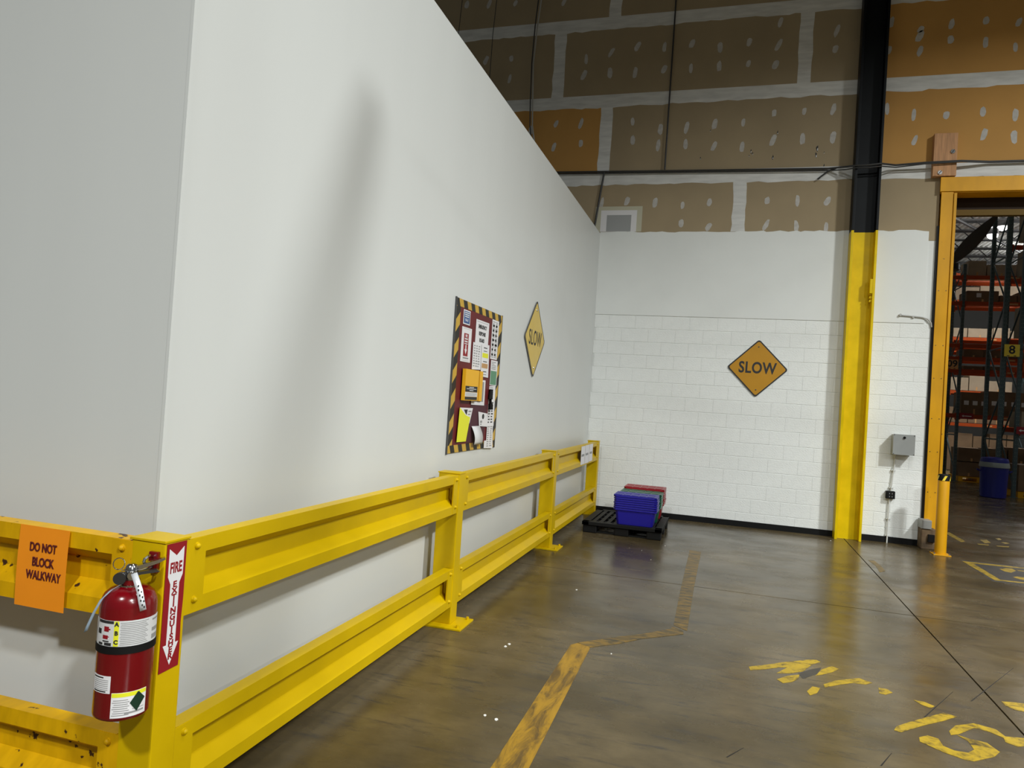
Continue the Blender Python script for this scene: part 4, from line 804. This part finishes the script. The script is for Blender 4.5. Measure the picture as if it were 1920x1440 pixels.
link('handle', bm, M['bin'], bn, True)
# ceiling fan
fn = thing('ceiling_fan', 'large dark ceiling fan blade slanting across the storage area roof', 'fan', (5.62, 22.3, 6.1))
hub = Vector((5.60, 22.3, 6.02)); tip = Vector((5.03, 16.75, 6.0)); d = (tip-hub).normalized(); side = Vector((d.y, -d.x, 0)); 
def blade(sgn):
    bm = bmesh.new(); rg = []
    for k in range(11):
        s = k/10; wd = .025+.12*math.sin(math.pi*(s*.97+.02)); p = hub+d*sgn*(.25+s*5.35); rg.append([bm.verts.new(p+side*a*wd*sgn+Vector((0, 0, b))) for a, b in [(-1, -wd*.45), (-.3, .02-wd*.1), (.5, .035+wd*.3), (1, wd*.5), (.5, -.0+wd*.22), (-.3, -.015-wd*.14)]])
    for a, b in zip(rg, rg[1:]):
        for k in range(6): bm.faces.new((a[k], a[(k+1) % 6], b[(k+1) % 6], b[k]))
    bm.faces.new(rg[0][::-1]); bm.faces.new(rg[-1]); link('blade', bm, M['fan'], fn, True)
blade(1); blade(-1)
bm = bmesh.new(); lathe(bm, [(.1, -.1), (.28, -.08), (.28, .08), (.1, .14), (.05, .2), (.05, 3.5)], hub, 20); link('hub_and_rod', bm, M['fan'], fn, True)
# high bay lamps
for j, (x, y, z) in enumerate([(8.0, 26.9, 8.0), (8.77, 28.5, 8.66)]):
    t = thing('high_bay_lamp', ['glowing high bay lamp hanging over the near racks', 'smaller glowing high bay lamp farther under the roof'][j], 'lamp', (x, y, z))
    bm = bmesh.new(); lathe(bm, [(.20, 0), (.16, .18), (.08, .26), (.07, .45), (.02, .46)], (x, y, z), 20); link('reflector', bm, M['darkmetal'], t, True)
    bm = bmesh.new(); bmesh.ops.create_uvsphere(bm, u_segments=16, v_segments=8, radius=.16, matrix=Matrix.Translation((x, y, z-.02)) @ Matrix.Diagonal((1, 1, .75, 1))); link('bulb_lens', bm, M['lampglow'], t, True)
    bm = bmesh.new(); tube(bm, [(x, y, z+.45), (x, y, 9.55)], .01, 6); link('chain', bm, M['joist'], t)
for o in bpy.data.objects:
    if '_n' in o: del o['_n']

# overhead room fan above the aisle (its blade throws the long soft shadow on the white side wall)
rf = thing('ceiling_fan', 'large grey ceiling fan hanging above the aisle in front of the block wall', 'fan', (4.6, 3.35, 5.08))
HB = Vector((4.6, 3.35, 5.08))
for k in range(5):
    a = math.radians(172.4+72*k); dd = Vector((math.cos(a), math.sin(a), 0)); ss = Vector((-dd.y, dd.x, 0)); bm = bmesh.new(); rg = []
    for i in range(9):
        q = i/8; wd = .05+.05*min(1, q*3) if q < .95 else .06; p = HB+dd*(.25+q*3.22); rg.append([bm.verts.new(p+ss*u*wd+Vector((0, 0, v))) for u, v in [(-1, -.05), (-.3, .01), (.5, .05), (1, .05), (.5, .03), (-.3, -.02)]])
    for u, v in zip(rg, rg[1:]):
        for j in range(6): bm.faces.new((u[j], u[(j+1) % 6], v[(j+1) % 6], v[j]))
    bm.faces.new(rg[0][::-1]); bm.faces.new(rg[-1]); link('blade', bm, M['grey'], rf, True)
bm = bmesh.new(); lathe(bm, [(.1, -.1), (.26, -.08), (.28, .08), (.12, .16), (.05, .2), (.05, 4.5)], HB, 20); link('hub_and_rod', bm, M['fan'], rf, True)
